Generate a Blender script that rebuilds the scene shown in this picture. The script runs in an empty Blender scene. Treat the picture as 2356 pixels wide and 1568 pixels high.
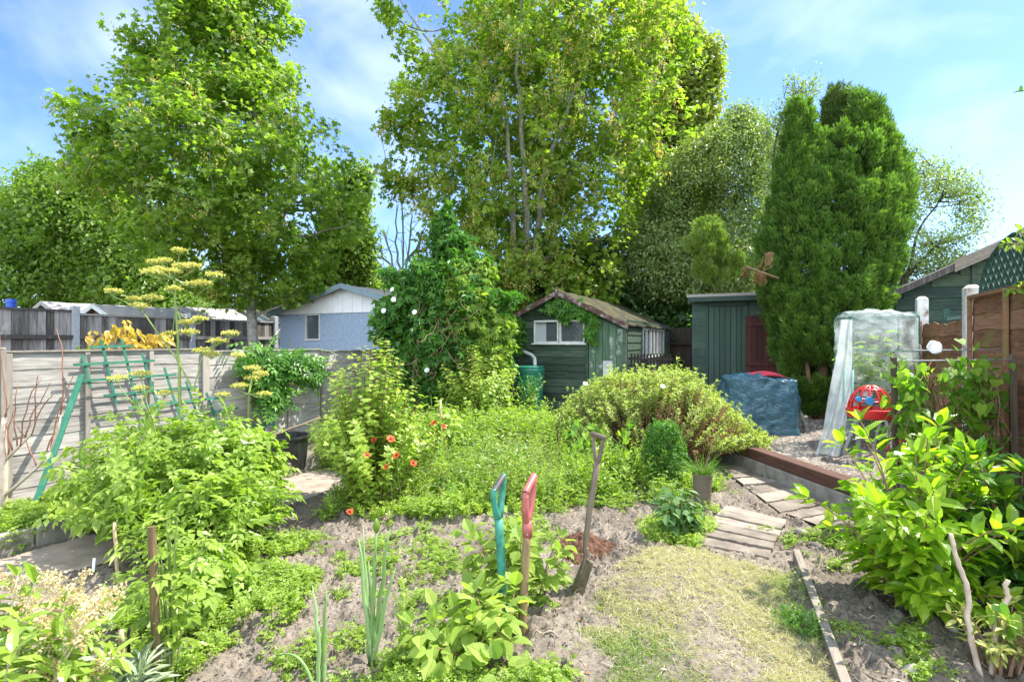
import bpy, math, random
import numpy as np
from mathutils import Vector, Matrix

# ---------------------------------------------------------------- camera, world, sun, exposure
SC = bpy.context.scene
F = 1250.0; CX = 1178.0; CY = 784.0; H = 1.4          # focal length / centre in a 2356 px wide frame, eye height
cam_d = bpy.data.cameras.new("camera"); cam = bpy.data.objects.new("camera", cam_d)
SC.collection.objects.link(cam); SC.camera = cam
cam_d.sensor_width = 36.0; cam_d.lens = 36.0 * F / 2356.0
cam_d.clip_start = 0.05; cam_d.clip_end = 2000
cam.location = (0, 0, H); cam.rotation_euler = (math.radians(90), 0, 0)

SUN_EL = math.radians(56); SUN_AZ = math.radians(20)     # azimuth measured from +X towards +Y
sdir = Vector((math.cos(SUN_EL) * math.cos(SUN_AZ), math.cos(SUN_EL) * math.sin(SUN_AZ), math.sin(SUN_EL)))
sl = bpy.data.lights.new("sun", 'SUN'); sl.energy = 3.9; sl.angle = math.radians(0.5); sl.color = (1.0, 0.95, 0.86)
so = bpy.data.objects.new("sun", sl); SC.collection.objects.link(so)
so.rotation_euler = (-sdir).to_track_quat('-Z', 'Y').to_euler(); so.location = (6, 0, 12)

SC.view_settings.view_transform = 'Standard'; SC.view_settings.look = 'None'
SC.view_settings.exposure = 1.66; SC.view_settings.gamma = 1.0
SC.view_settings.use_curve_mapping = False
SC.render.engine = 'CYCLES'
SC.cycles.max_bounces = 8; SC.cycles.diffuse_bounces = 4; SC.cycles.transmission_bounces = 4
SC.cycles.transparent_max_bounces = 12; SC.cycles.glossy_bounces = 2

world = bpy.data.worlds.new("World"); SC.world = world; world.use_nodes = True
nt = world.node_tree; N = nt.nodes; LK = nt.links
bg = N["Background"]; bg.inputs[1].default_value = 0.105
sky = N.new('ShaderNodeTexSky'); sky.sky_type = 'NISHITA'; sky.sun_disc = False
sky.sun_elevation = SUN_EL; sky.sun_rotation = math.pi / 2 - SUN_AZ
sky.air_density = 1.0; sky.dust_density = 0.6; sky.ozone_density = 1.6
tc = N.new('ShaderNodeTexCoord')
mp = N.new('ShaderNodeMapping'); mp.inputs['Scale'].default_value = (2.0, 2.0, 3.0); mp.inputs['Rotation'].default_value = (0.2, 0.5, 1.3)
n1 = N.new('ShaderNodeTexNoise'); n1.inputs['Scale'].default_value = 2.1; n1.inputs['Detail'].default_value = 6; n1.inputs['Roughness'].default_value = 0.5
n1.inputs['Distortion'].default_value = 0.25
rp = N.new('ShaderNodeValToRGB'); rp.color_ramp.elements[0].position = 0.45; rp.color_ramp.elements[1].position = 0.97
rp.color_ramp.elements[0].color = (0.0, 0.0, 0.0, 1); rp.color_ramp.elements[1].color = (0.85, 0.85, 0.85, 1)
mx = N.new('ShaderNodeMixRGB'); mx.inputs[2].default_value = (5.0, 5.5, 6.2, 1)
LK.new(tc.outputs['Generated'], mp.inputs['Vector']); LK.new(mp.outputs[0], n1.inputs['Vector'])
# unseen brighter, whiter cloud added behind the camera and overhead as fill light
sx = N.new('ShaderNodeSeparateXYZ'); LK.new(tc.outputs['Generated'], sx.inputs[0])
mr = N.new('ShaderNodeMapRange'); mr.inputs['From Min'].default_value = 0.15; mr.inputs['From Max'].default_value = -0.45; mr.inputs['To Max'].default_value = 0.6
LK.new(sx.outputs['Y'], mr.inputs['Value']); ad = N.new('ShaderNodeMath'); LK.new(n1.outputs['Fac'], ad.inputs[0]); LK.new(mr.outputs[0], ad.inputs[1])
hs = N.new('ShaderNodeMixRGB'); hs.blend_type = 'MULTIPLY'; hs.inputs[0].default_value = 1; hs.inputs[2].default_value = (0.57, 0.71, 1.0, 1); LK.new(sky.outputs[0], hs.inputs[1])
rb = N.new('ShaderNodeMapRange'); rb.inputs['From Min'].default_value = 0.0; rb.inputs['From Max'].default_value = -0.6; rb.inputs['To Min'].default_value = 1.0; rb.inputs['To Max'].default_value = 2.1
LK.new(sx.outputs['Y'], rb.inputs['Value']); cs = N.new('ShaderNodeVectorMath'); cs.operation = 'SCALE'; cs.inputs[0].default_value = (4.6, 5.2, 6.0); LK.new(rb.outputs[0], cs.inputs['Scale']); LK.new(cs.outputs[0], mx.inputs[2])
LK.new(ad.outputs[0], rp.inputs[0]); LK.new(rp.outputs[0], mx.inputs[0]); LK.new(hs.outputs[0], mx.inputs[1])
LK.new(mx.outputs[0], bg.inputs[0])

# ---------------------------------------------------------------- geometry helpers
rng = np.random.default_rng(11); R = random.Random(5)
TH = math.atan2(602.0, F)                                # garden axis: turned right of the view axis
AX = np.array([math.sin(TH), math.cos(TH)]); NX = np.array([math.cos(TH), -math.sin(TH)])
YAW_A = math.pi / 2 - TH                                  # local x runs down the garden
YAW_F = -TH                                               # local x runs across the garden
def at(px, py, Y): return np.array([(px - CX) / F * Y, Y, H - (py - CY) / F * Y])
def gp(px, py, z=0.0):
    Y = (H - z) * F / (py - CY); return np.array([(px - CX) / F * Y, Y, z])
def st(s, t, z=0.0):
    p = NX * s + AX * t; return np.array([p[0], p[1], z])
def onplane(px, py, s):                                   # where the line of sight meets the upright plane at lateral distance s
    d = np.array([(px - CX) / F, 1.0, (CY - py) / F]); k = s / (NX[0] * d[0] + NX[1]); p = d * k; p[2] += H; return p
def unit(v): return v / np.maximum(np.linalg.norm(v, axis=-1, keepdims=True), 1e-9)
def _h(ix, iy, iz, seed):
    n = (ix * 374761393 + iy * 668265263 + iz * 1274126177 + seed * 974711) & 0x7fffffff
    n = ((n ^ (n >> 13)) * 1103515245 + 12345) & 0x7fffffff
    n = ((n ^ (n >> 15)) * 69069 + 7) & 0x7fffffff
    return (n & 0xffffff) / float(0xffffff)
def vnoise(p, seed=0):
    i = np.floor(p).astype(np.int64); f = p - i; f = f * f * (3 - 2 * f); o = 0
    for a in (0, 1):
        for b in (0, 1):
            for c in (0, 1):
                w = (f[:, 0] if a else 1 - f[:, 0]) * (f[:, 1] if b else 1 - f[:, 1]) * (f[:, 2] if c else 1 - f[:, 2])
                o = o + w * _h(i[:, 0] + a, i[:, 1] + b, i[:, 2] + c, seed)
    return o
def fbm(p, seed=0, oct=3):
    o = 0; a = 0.5; tot = 0
    for k in range(oct):
        o = o + a * vnoise(p * (2 ** k), seed + k * 17); tot += a; a *= 0.5
    return o / tot
def rdir(n):
    return unit(rng.normal(size=(n, 3)))
def quadcurve(a, b, c, m=6):
    u = np.linspace(0, 1, m)[:, None]; return (1 - u) ** 2 * a + 2 * u * (1 - u) * b + u * u * c

# leaf outlines: length along x, width along y, thickness of the fold along z
def T(v, f): return (np.array(v, float), f)
ELL = T([(0,0,0),(.33,.45,.06),(.33,0,0),(.33,-.45,.06),(.7,.38,.03),(.7,0,-.03),(.7,-.38,.03),(1,0,-.14)],
        [(0,2,1),(0,3,2),(1,2,5,4),(2,3,6,5),(4,5,7),(5,6,7)])
DIA = T([(0,0,0),(.45,.5,.08),(1,0,-.06),(.45,-.5,.08)], [(0,2,1),(0,3,2)])
def _maple(spec, c=(.32, 0, .03)):
    v = [c, (0, 0, 0)]
    for a, r, z in spec:
        a = math.radians(a); v.append((.22 + r * math.cos(a), r * math.sin(a), z))
    n = len(v); f = [(0, i, i + 1) for i in range(1, n - 1)] + [(0, n - 1, 1)]
    return T(v, f)
MAPLE = _maple([(-128,.42,-.05),(-88,.30,0),(-62,.66,-.09),(-32,.36,.02),(-10,.5,-.02),(0,.8,-.12),(10,.5,-.02),(32,.36,.02),(62,.66,-.09),(88,.30,0),(128,.42,-.05)])
LOBED = _maple([(-120,.36,0),(-70,.52,-.06),(-45,.36,.02),(0,.72,-.1),(45,.36,.02),(70,.52,-.06),(120,.36,0)])
HEART = T([(0,0,0),(-.14,.28,.05),(.08,.5,.07),(.42,.4,.04),(1,0,-.16),(.42,-.4,.04),(.08,-.5,.07),(-.14,-.28,.05),(.45,0,-.04)],
          [(0,2,1),(0,8,3,2),(8,4,3),(0,7,6),(0,6,5,8),(8,5,4)])
def _multi(specs):
    v = []; f = []
    for (bx, by, ang, L, W, dz) in specs:
        a = math.radians(ang); c, s = math.cos(a), math.sin(a); k = len(v)
        for (x, y, z) in ((0,0,0),(.45,.5,.05),(1,0,dz),(.45,-.5,.05)):
            x *= L; y *= W; v.append((bx + x * c - y * s, by + x * s + y * c, z * L))
        f += [(k, k + 2, k + 1), (k, k + 3, k + 2)]
    return T(v, f)
PALM5 = _multi([(0,0,0,1,.36,-.25),(0,0,42,.9,.33,-.25),(0,0,-42,.9,.33,-.25),(0,0,88,.62,.26,-.25),(0,0,-88,.62,.26,-.25)])
PINN = _multi([(.12,0,68,.42,.2,-.15),(.12,0,-68,.42,.2,-.15),(.38,0,58,.42,.2,-.15),(.38,0,-58,.42,.2,-.15),(.62,0,48,.36,.18,-.15),(.62,0,-48,.36,.18,-.15),(.7,0,0,.36,.18,-.3)])
LOVAGE = _multi([(.1,0,62,.5,.34,-.2),(.1,0,-62,.5,.34,-.2),(.42,0,48,.42,.3,-.2),(.42,0,-48,.42,.3,-.2),(.52,0,0,.52,.36,-.3)])
TOOTH = T([(0,0,0),(.12,.3,.06),(.34,.5,.1),(.6,.42,.07),(.82,.22,.0),(1,0,-.14),(.82,-.22,.0),(.6,-.42,.07),(.34,-.5,.1),(.12,-.3,.06),(.3,0,.0),(.65,0,-.03)],
          [(0,10,2,1),(10,11,3,2),(11,5,4,3),(0,9,8,10),(10,8,7,11),(11,7,6,5)])

class MB:
    def __init__(s): s.v = []; s.l = []; s.n = []; s.r = []; s.u = []; s.k = 0
    def raw(s, v, faces, rnd=None):
        v = np.asarray(v, float).reshape(-1, 3); m = len(v)
        for f in faces: s.l.append(np.asarray(f, np.int64) + s.k); s.n.append(np.array([len(f)], np.int64))
        s.v.append(v); s.r.append(np.full(m, R.random() if rnd is None else rnd)); s.k += m; return s
    def leaves(s, tm, pos, axis, nrm, L, W, rnd=None):
        tv, tf = tm; n = len(pos)
        if n == 0: return s
        axis = unit(axis); nrm = unit(nrm - (nrm * axis).sum(1, keepdims=True) * axis); side = np.cross(nrm, axis)
        L = np.broadcast_to(np.asarray(L, float), (n,)); W = np.broadcast_to(np.asarray(W, float), (n,))
        P = (pos[:, None] + (L[:, None] * tv[None, :, 0])[..., None] * axis[:, None] + (W[:, None] * tv[None, :, 1])[..., None] * side[:, None]
             + (L[:, None] * tv[None, :, 2])[..., None] * nrm[:, None])
        k = len(tv); off = s.k + np.arange(n)[:, None] * k
        fl = np.concatenate([np.asarray(f) for f in tf]); s.l.append((off + fl[None]).reshape(-1))
        s.n.append(np.tile(np.array([len(f) for f in tf]), n))
        if rnd is None: rnd = rng.random(n)
        s.u.append(np.tile(np.column_stack([tv[:, 0], tv[:, 1]*W[0]/max(L[0], 1e-6), 0*tv[:, 0]]), (n, 1))); s.v.append(P.reshape(-1, 3)); s.r.append(np.repeat(rnd, k)); s.k += n * k; return s
    def blades(s, pos, d, L, w, droop, seg=3, rnd=None, face=None):
        n = len(pos); d = unit(d); L = np.broadcast_to(np.asarray(L, float), (n,)); w = np.broadcast_to(np.asarray(w, float), (n,))
        if rnd is None: rnd = rng.random(n)
        if face is None: face = rdir(n) * np.array([1, 1, .1])
        side = unit(np.cross(d, face)); hz = unit(d * np.array([1, 1, 0]) + 1e-6); V = []
        droop = np.broadcast_to(np.asarray(droop, float), (n,))
        for i in range(seg + 1):
            u = i / seg; c = pos + d * (L * u)[:, None] + (hz * .5 - np.array([0, 0, .8])) * (droop * L * u * u)[:, None]
            ww = w * (1 - u ** 1.5) * .5 + .0002
            V += [c + side * ww[:, None], c - side * ww[:, None]]
        P = np.stack(V, 1); k = 2 * (seg + 1); off = s.k + np.arange(n)[:, None] * k
        fl = np.concatenate([[2*i, 2*i+1, 2*i+3, 2*i+2] for i in range(seg)])
        s.l.append((off + fl[None]).reshape(-1)); s.n.append(np.full(n * seg, 4)); s.v.append(P.reshape(-1, 3)); s.r.append(np.repeat(rnd, k)); s.k += n * k; return s
    def tube(s, path, rad, sides=6, rnd=None, cap=True):
        p = np.asarray(path, float); m = len(p); rad = np.broadcast_to(np.asarray(rad, float), (m,))
        t = unit(np.gradient(p, axis=0)); ref = np.array([0, 0, 1.0]) if abs(t[0, 2]) < .8 else np.array([1.0, 0, 0])
        u = unit(np.cross(t, ref)); w = np.cross(t, u); a = np.linspace(0, 2 * math.pi, sides, endpoint=False)
        V = p[:, None] + rad[:, None, None] * (np.cos(a)[None, :, None] * u[:, None] + np.sin(a)[None, :, None] * w[:, None])
        i = np.arange(m - 1)[:, None] * sides; j = np.arange(sides)[None]; j2 = (j + 1) % sides
        q = np.stack([i + j, i + j2, i + sides + j2, i + sides + j], -1).reshape(-1)
        s.l.append(q + s.k); s.n.append(np.full((m - 1) * sides, 4))
        if cap:
            s.l.append(np.arange(sides)[::-1] + s.k); s.n.append(np.array([sides])); s.l.append(np.arange(sides) + (m - 1) * sides + s.k); s.n.append(np.array([sides]))
        s.v.append(V.reshape(-1, 3)); s.r.append(np.full(m * sides, R.random() if rnd is None else rnd)); s.k += m * sides; return s
    def box(s, c, d, M=None, rnd=None):
        x, y, z = np.array(d) / 2.0
        v = np.array([(-x,-y,-z),(x,-y,-z),(x,y,-z),(-x,y,-z),(-x,-y,z),(x,-y,z),(x,y,z),(-x,y,z)])
        if M is not None: v = v @ np.asarray(M).T
        return s.raw(v + np.asarray(c, float), [(0,3,2,1),(4,5,6,7),(0,1,5,4),(1,2,6,5),(2,3,7,6),(3,0,4,7)], rnd)
    def bar(s, a, b, w, h, up=(0, 0, 1), rnd=None):         # a rectangular bar from a to b
        a = np.asarray(a, float); b = np.asarray(b, float); t = unit((b - a)[None])[0]; up = np.asarray(up, float)
        sd = np.cross(t, up); sd = sd / max(np.linalg.norm(sd), 1e-6); uu = np.cross(sd, t)
        return s.box((a + b) / 2, (np.linalg.norm(b - a), w, h), np.stack([t, sd, uu], 1), rnd)
    def lathe(s, prof, n=24, c=(0, 0, 0), rnd=None, wave=None):
        a = np.linspace(0, 2 * math.pi, n, endpoint=False); V = []
        for r, z in prof:
            rr = r * (wave(a) if wave else 1)
            V.append(np.stack([rr * np.cos(a), rr * np.sin(a), np.full(n, z)], 1))
        V = np.concatenate(V) + np.asarray(c); f = []
        for i in range(len(prof) - 1):
            for j in range(n): f.append((i*n+j, i*n+(j+1) % n, (i+1)*n+(j+1) % n, (i+1)*n+j))
        return s.raw(V, f, rnd)
    def prism(s, poly, a, b, fn, rnd=None):                  # polygon in 2-D swept from a to b; fn(u,v,w) -> xyz
        n = len(poly); v = [fn(p[0], p[1], a) for p in poly] + [fn(p[0], p[1], b) for p in poly]
        f = [tuple(range(n))[::-1], tuple(range(n, 2 * n))] + [(i, (i+1) % n, n+(i+1) % n, n+i) for i in range(n)]
        return s.raw(v, f, rnd)
    def grid(s, P, rnd=None):                                # P: (m,n,3) sheet
        m, n = P.shape[:2]; i = np.arange(m - 1)[:, None] * n; j = np.arange(n - 1)[None]
        q = np.stack([i + j, i + n + j, i + n + j + 1, i + j + 1], -1).reshape(-1)
        s.l.append(q + s.k); s.n.append(np.full((m-1)*(n-1), 4)); s.v.append(P.reshape(-1, 3)); s.r.append(np.full(m*n, .5 if rnd is None else rnd)); s.k += m*n; return s
    def build(s, name, mat, parent=None, world=False, smooth=False, bevel=0.0):
        V = np.concatenate(s.v) if s.v else np.zeros((0, 3))
        if parent is not None and world: V = V - np.array(parent.location)
        me = bpy.data.meshes.new(name); Lp = np.concatenate(s.l); Nn = np.concatenate(s.n)
        me.vertices.add(len(V)); me.vertices.foreach_set('co', V.astype(np.float32).ravel())
        me.loops.add(len(Lp)); me.loops.foreach_set('vertex_index', Lp.astype(np.int32))
        me.polygons.add(len(Nn)); me.polygons.foreach_set('loop_start', np.concatenate([[0], np.cumsum(Nn)[:-1]]).astype(np.int32))
        me.polygons.foreach_set('loop_total', Nn.astype(np.int32))
        me.polygons.foreach_set('use_smooth', np.full(len(Nn), bool(smooth)))
        at_ = me.attributes.new('rnd', 'FLOAT', 'POINT'); at_.data.foreach_set('value', np.concatenate(s.r).astype(np.float32))
        if s.u and sum(len(q) for q in s.u) == len(V):
            au = me.attributes.new('leaf', 'FLOAT_VECTOR', 'POINT'); au.data.foreach_set('vector', np.concatenate(s.u).astype(np.float32).ravel())
        me.update(calc_edges=True); me.validate()
        me.materials.append(mat); o = bpy.data.objects.new(name, me); SC.collection.objects.link(o)
        if parent is not None: o.parent = parent
        if bevel:
            b = o.modifiers.new('bevel', 'BEVEL'); b.width = bevel; b.segments = 2; b.limit_method = 'ANGLE'
        return o

def thing(name, label, cat, loc=(0, 0, 0), rotz=0.0, group=None):
    o = bpy.data.objects.new(name, None); SC.collection.objects.link(o); o.empty_display_size = .1
    o.location = tuple(float(v) for v in loc); o.rotation_euler = (0, 0, rotz); o['label'] = label; o['category'] = cat
    if group: o['group'] = group
    return o
def tag(o, label, cat, group=None, kind=None):
    o['label'] = label; o['category'] = cat
    if group: o['group'] = group
    if kind: o['kind'] = kind
    return o

# ---------------------------------------------------------------- materials
def mat_new(name):
    m = bpy.data.materials.new(name); m.use_nodes = True; return m, m.node_tree.nodes, m.node_tree.links, m.node_tree.nodes['Principled BSDF']
def ramp(N, cols, pos=None):
    r = N.new('ShaderNodeValToRGB'); e = r.color_ramp.elements; n = len(cols)
    pos = pos or [i / (n - 1) for i in range(n)]
    while len(e) < n: e.new(.5)
    for i in range(n): e[i].position = pos[i]; e[i].color = (*cols[i], 1)
    return r
def leaf_mat(name, cols, trans=.4, rough=.42, tcol=(1.42, 1.65, .6), pos=None, spec=.45, vein=0.0):
    m, N, L, b = mat_new(name); a = N.new('ShaderNodeAttribute'); a.attribute_name = 'rnd'
    r = ramp(N, cols, pos); L.new(a.outputs['Fac'], r.inputs[0]); L.new(r.outputs[0], b.inputs['Base Color'])
    if vein:                                                  # midrib and side veins from the leaf's own length/width coordinates
        av = N.new('ShaderNodeAttribute'); av.attribute_name = 'leaf'; sp = N.new('ShaderNodeSeparateXYZ'); L.new(av.outputs['Vector'], sp.inputs[0])
        ab = N.new('ShaderNodeMath'); ab.operation = 'ABSOLUTE'; L.new(sp.outputs['Y'], ab.inputs[0]); m1 = N.new('ShaderNodeMath'); m1.operation = 'MULTIPLY_ADD'; m1.inputs[1].default_value = -1.1; L.new(ab.outputs[0], m1.inputs[0]); L.new(sp.outputs['X'], m1.inputs[2])
        m2 = N.new('ShaderNodeMath'); m2.operation = 'MULTIPLY'; m2.inputs[1].default_value = 52.0; L.new(m1.outputs[0], m2.inputs[0]); sn = N.new('ShaderNodeMath'); sn.operation = 'SINE'; L.new(m2.outputs[0], sn.inputs[0])
        rv = N.new('ShaderNodeMapRange'); rv.inputs['From Min'].default_value = .3; rv.inputs['From Max'].default_value = 1.0; L.new(sn.outputs[0], rv.inputs['Value'])
        rm = N.new('ShaderNodeMapRange'); rm.inputs['From Min'].default_value = .03; rm.inputs['From Max'].default_value = .012; L.new(ab.outputs[0], rm.inputs['Value']); mxv = N.new('ShaderNodeMath'); mxv.operation = 'MAXIMUM'; L.new(rv.outputs[0], mxv.inputs[0]); L.new(rm.outputs[0], mxv.inputs[1])
        bp = N.new('ShaderNodeBump'); bp.inputs['Strength'].default_value = vein; bp.inputs['Distance'].default_value = .004; bp.invert = True; L.new(mxv.outputs[0], bp.inputs['Height']); L.new(bp.outputs[0], b.inputs['Normal'])
        mc = N.new('ShaderNodeMixRGB'); mc.blend_type = 'MULTIPLY'; mc.inputs[2].default_value = (1.3, 1.2, 1.2, 1); L.new(mxv.outputs[0], mc.inputs[0]); L.new(r.outputs[0], mc.inputs[1]); r = mc; L.new(mc.outputs[0], b.inputs['Base Color'])
    b.inputs['Roughness'].default_value = rough; b.inputs['Specular IOR Level'].default_value = spec
    t = N.new('ShaderNodeBsdfTranslucent'); mu = N.new('ShaderNodeMixRGB'); mu.blend_type = 'MULTIPLY'; mu.inputs[0].default_value = 1; mu.inputs[2].default_value = (*tcol, 1)
    L.new(r.outputs[0], mu.inputs[1]); L.new(mu.outputs[0], t.inputs[0])
    mix = N.new('ShaderNodeMixShader'); mix.inputs[0].default_value = trans
    L.new(b.outputs[0], mix.inputs[1]); L.new(t.outputs[0], mix.inputs[2]); L.new(mix.outputs[0], N['Material Output'].inputs[0]); return m
def wood_mat(name, cols, scale=(1.2, 14, 14), rough=.8, bump=.25, var=.35, patch=None, pthr=(.5, .62), pscale=3.0):
    """weathered timber: grain stretched along local x, tone per board from 'rnd', optional patches (lichen, bare wood)"""
    m, N, L, b = mat_new(name); tc = N.new('ShaderNodeTexCoord'); mp = N.new('ShaderNodeMapping'); mp.inputs['Scale'].default_value = scale
    a = N.new('ShaderNodeAttribute'); a.attribute_name = 'rnd'; ad = N.new('ShaderNodeVectorMath'); ad.operation = 'ADD'
    sc = N.new('ShaderNodeVectorMath'); sc.operation = 'SCALE'; sc.inputs['Scale'].default_value = 7.0; cb = N.new('ShaderNodeCombineXYZ')
    L.new(a.outputs['Fac'], cb.inputs[0]); L.new(a.outputs['Fac'], cb.inputs[1]); L.new(cb.outputs[0], sc.inputs[0])
    L.new(tc.outputs['Object'], ad.inputs[0]); L.new(sc.outputs[0], ad.inputs[1]); L.new(ad.outputs[0], mp.inputs['Vector'])
    n = N.new('ShaderNodeTexNoise'); n.inputs['Scale'].default_value = 3.0; n.inputs['Detail'].default_value = 8; n.inputs['Roughness'].default_value = .65; n.inputs['Distortion'].default_value = .6
    L.new(mp.outputs[0], n.inputs['Vector'])
    m1 = N.new('ShaderNodeMath'); m1.operation = 'MULTIPLY_ADD'; m1.inputs[1].default_value = var; L.new(a.outputs['Fac'], m1.inputs[0])
    m2 = N.new('ShaderNodeMath'); m2.operation = 'SUBTRACT'; m2.inputs[1].default_value = var * .5
    L.new(n.outputs['Fac'], m1.inputs[2]); L.new(m1.outputs[0], m2.inputs[0])
    r = ramp(N, cols, [.3 + .4 * i / (len(cols) - 1) for i in range(len(cols))]); L.new(m2.outputs[0], r.inputs[0]); out = r.outputs[0]
    if patch:
        n2 = N.new('ShaderNodeTexNoise'); n2.inputs['Scale'].default_value = pscale; n2.inputs['Detail'].default_value = 9; n2.inputs['Roughness'].default_value = .7; L.new(ad.outputs[0], n2.inputs['Vector'])
        r2 = ramp(N, [(0, 0, 0), (1, 1, 1)], list(pthr)); L.new(n2.outputs['Fac'], r2.inputs[0])
        mx = N.new('ShaderNodeMixRGB'); mx.inputs[2].default_value = (*patch, 1); L.new(r2.outputs[0], mx.inputs[0]); L.new(out, mx.inputs[1]); out = mx.outputs[0]
    L.new(out, b.inputs['Base Color']); b.inputs['Roughness'].default_value = rough; b.inputs['Specular IOR Level'].default_value = .25
    bp = N.new('ShaderNodeBump'); bp.inputs['Strength'].default_value = bump; bp.inputs['Distance'].default_value = .01
    L.new(n.outputs['Fac'], bp.inputs['Height']); L.new(bp.outputs[0], b.inputs['Normal']); return m
def noise_mat(name, cols, scale=8, rough=.85, bump=.3, bdist=.01, detail=8, pos=None, metal=0.0, spec=.3, use_rnd=0.0):
    m, N, L, b = mat_new(name); tc = N.new('ShaderNodeTexCoord'); n = N.new('ShaderNodeTexNoise')
    n.inputs['Scale'].default_value = scale; n.inputs['Detail'].default_value = detail; n.inputs['Roughness'].default_value = .65
    L.new(tc.outputs['Object'], n.inputs['Vector']); r = ramp(N, cols, pos or [.3 + .4 * i / (len(cols) - 1) for i in range(len(cols))]); src = n.outputs['Fac']
    if use_rnd:
        a = N.new('ShaderNodeAttribute'); a.attribute_name = 'rnd'; m1 = N.new('ShaderNodeMath'); m1.operation = 'MULTIPLY_ADD'; m1.inputs[1].default_value = use_rnd
        L.new(a.outputs['Fac'], m1.inputs[0]); L.new(src, m1.inputs[2]); m2 = N.new('ShaderNodeMath'); m2.operation = 'SUBTRACT'; m2.inputs[1].default_value = use_rnd * .5; L.new(m1.outputs[0], m2.inputs[0]); src = m2.outputs[0]
    L.new(src, r.inputs[0]); L.new(r.outputs[0], b.inputs['Base Color']); b.inputs['Roughness'].default_value = rough; b.inputs['Metallic'].default_value = metal; b.inputs['Specular IOR Level'].default_value = spec
    if bump:
        bp = N.new('ShaderNodeBump'); bp.inputs['Strength'].default_value = bump; bp.inputs['Distance'].default_value = bdist; L.new(n.outputs['Fac'], bp.inputs['Height']); L.new(bp.outputs[0], b.inputs['Normal'])
    return m

M = {}
M['maple'] = leaf_mat('maple leaves', [(.085,.15,.02),(.15,.235,.03),(.215,.31,.042),(.285,.37,.06)], .58)
M['maple_light'] = leaf_mat('light maple leaves', [(.1,.17,.024),(.175,.26,.034),(.25,.335,.045),(.32,.39,.07)], .58)
M['keys'] = leaf_mat('seed keys', [(.42,.42,.09),(.5,.44,.12),(.48,.35,.12)], .5, tcol=(1.4,1.3,.8))
M['dense'] = leaf_mat('dense leaves', [(.085,.155,.024),(.16,.25,.038),(.25,.335,.065)], .48)
M['olive'] = leaf_mat('olive leaves', [(.11,.17,.03),(.2,.255,.045),(.28,.32,.075),(.32,.28,.085)], .48)
M['silver'] = leaf_mat('small grey leaves', [(.12,.18,.05),(.22,.28,.09),(.33,.38,.16)], .45, rough=.35, spec=.6)
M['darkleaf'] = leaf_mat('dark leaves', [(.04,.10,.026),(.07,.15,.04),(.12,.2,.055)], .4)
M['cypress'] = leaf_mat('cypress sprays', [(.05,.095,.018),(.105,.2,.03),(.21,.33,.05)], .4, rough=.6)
M['cypress_brown'] = leaf_mat('old cypress sprays', [(.05,.11,.02),(.09,.15,.03),(.13,.17,.04)], .3, rough=.7)
M['cypress_young'] = leaf_mat('young cypress sprays', [(.13,.2,.03),(.2,.28,.05)], .35, rough=.6)
M['creeper'] = leaf_mat('creeper leaves', [(.035,.115,.018),(.075,.195,.026),(.14,.27,.04)], .45)
M['currant'] = leaf_mat('currant leaves', [(.17,.26,.035),(.29,.39,.06),(.42,.5,.12)], .5)
M['lovage'] = leaf_mat('lovage leaves', [(.16,.25,.035),(.27,.37,.06),(.38,.47,.11)], .5, rough=.32)
M['weed'] = leaf_mat('weed leaves', [(.13,.21,.03),(.24,.34,.05),(.34,.43,.09)], .48)
M['bright'] = leaf_mat('yellow green leaves', [(.18,.27,.035),(.29,.39,.065),(.38,.46,.1)], .48)
M['hebe'] = leaf_mat('hebe leaves', [(.2,.26,.05),(.34,.4,.11),(.5,.54,.22)], .4)
M['deadleaf'] = leaf_mat('dead leaves', [(.24,.12,.055),(.36,.21,.11),(.42,.3,.17)], .3)
M['box'] = leaf_mat('box leaves', [(.04,.125,.014),(.075,.2,.022),(.14,.29,.04)], .38)
M['laurel'] = leaf_mat('laurel leaves', [(.12,.25,.016),(.24,.38,.028),(.38,.5,.045)], .55, rough=.22, spec=.6, vein=0.35)
M['laurel_dark'] = leaf_mat('older laurel leaves', [(.035,.11,.012),(.07,.18,.02)], .38, rough=.22, spec=.6, vein=0.35)
M['raspberry'] = leaf_mat('raspberry leaves', [(.16,.27,.035),(.28,.39,.065),(.37,.46,.1)], .42, rough=.55, vein=0.9)
M['potato'] = leaf_mat('blue green leaves', [(.06,.15,.04),(.1,.2,.06),(.2,.3,.11)], .35, vein=0.6)
M['bindweed'] = leaf_mat('bindweed leaves', [(.09,.21,.02),(.17,.32,.035),(.28,.42,.05)], .52, vein=0.5)
M['yellowleaf'] = leaf_mat('yellowed leaves', [(.5,.36,.06),(.6,.42,.07),(.45,.25,.06),(.25,.3,.05)], .4)
M['variegated'] = leaf_mat('variegated leaves', [(.12,.2,.03),(.55,.5,.16)], .3)
M['silverleaf'] = leaf_mat('felted grey leaves', [(.25,.32,.2),(.4,.45,.33)], .25, rough=.7)
M['onion'] = leaf_mat('onion stalks', [(.2,.33,.1),(.34,.48,.2)], .25, rough=.4, tcol=(1.2,1.3,.8))
M['grass'] = leaf_mat('grass blades', [(.12,.2,.03),(.22,.3,.06),(.40,.37,.2),(.47,.415,.28)], .35, pos=[0,.3,.55,1])
M['greengrass'] = leaf_mat('green grass blades', [(.06,.15,.02),(.15,.27,.045)], .35)
M['poppy'] = leaf_mat('poppy petals', [(.75,.1,.03),(.85,.16,.05)], .4, tcol=(1.1,1,1))
M['whiteflower'] = leaf_mat('white petals', [(.82,.8,.78),(.85,.85,.83)], .3, tcol=(1,1,1))
M['cream'] = leaf_mat('cream florets', [(.6,.5,.22),(.66,.6,.34),(.6,.34,.15)], .3, tcol=(1,1,.9))
M['umbel'] = leaf_mat('yellow florets', [(.42,.44,.08),(.58,.55,.13),(.66,.6,.2)], .4, tcol=(1,1,.7))
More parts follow.
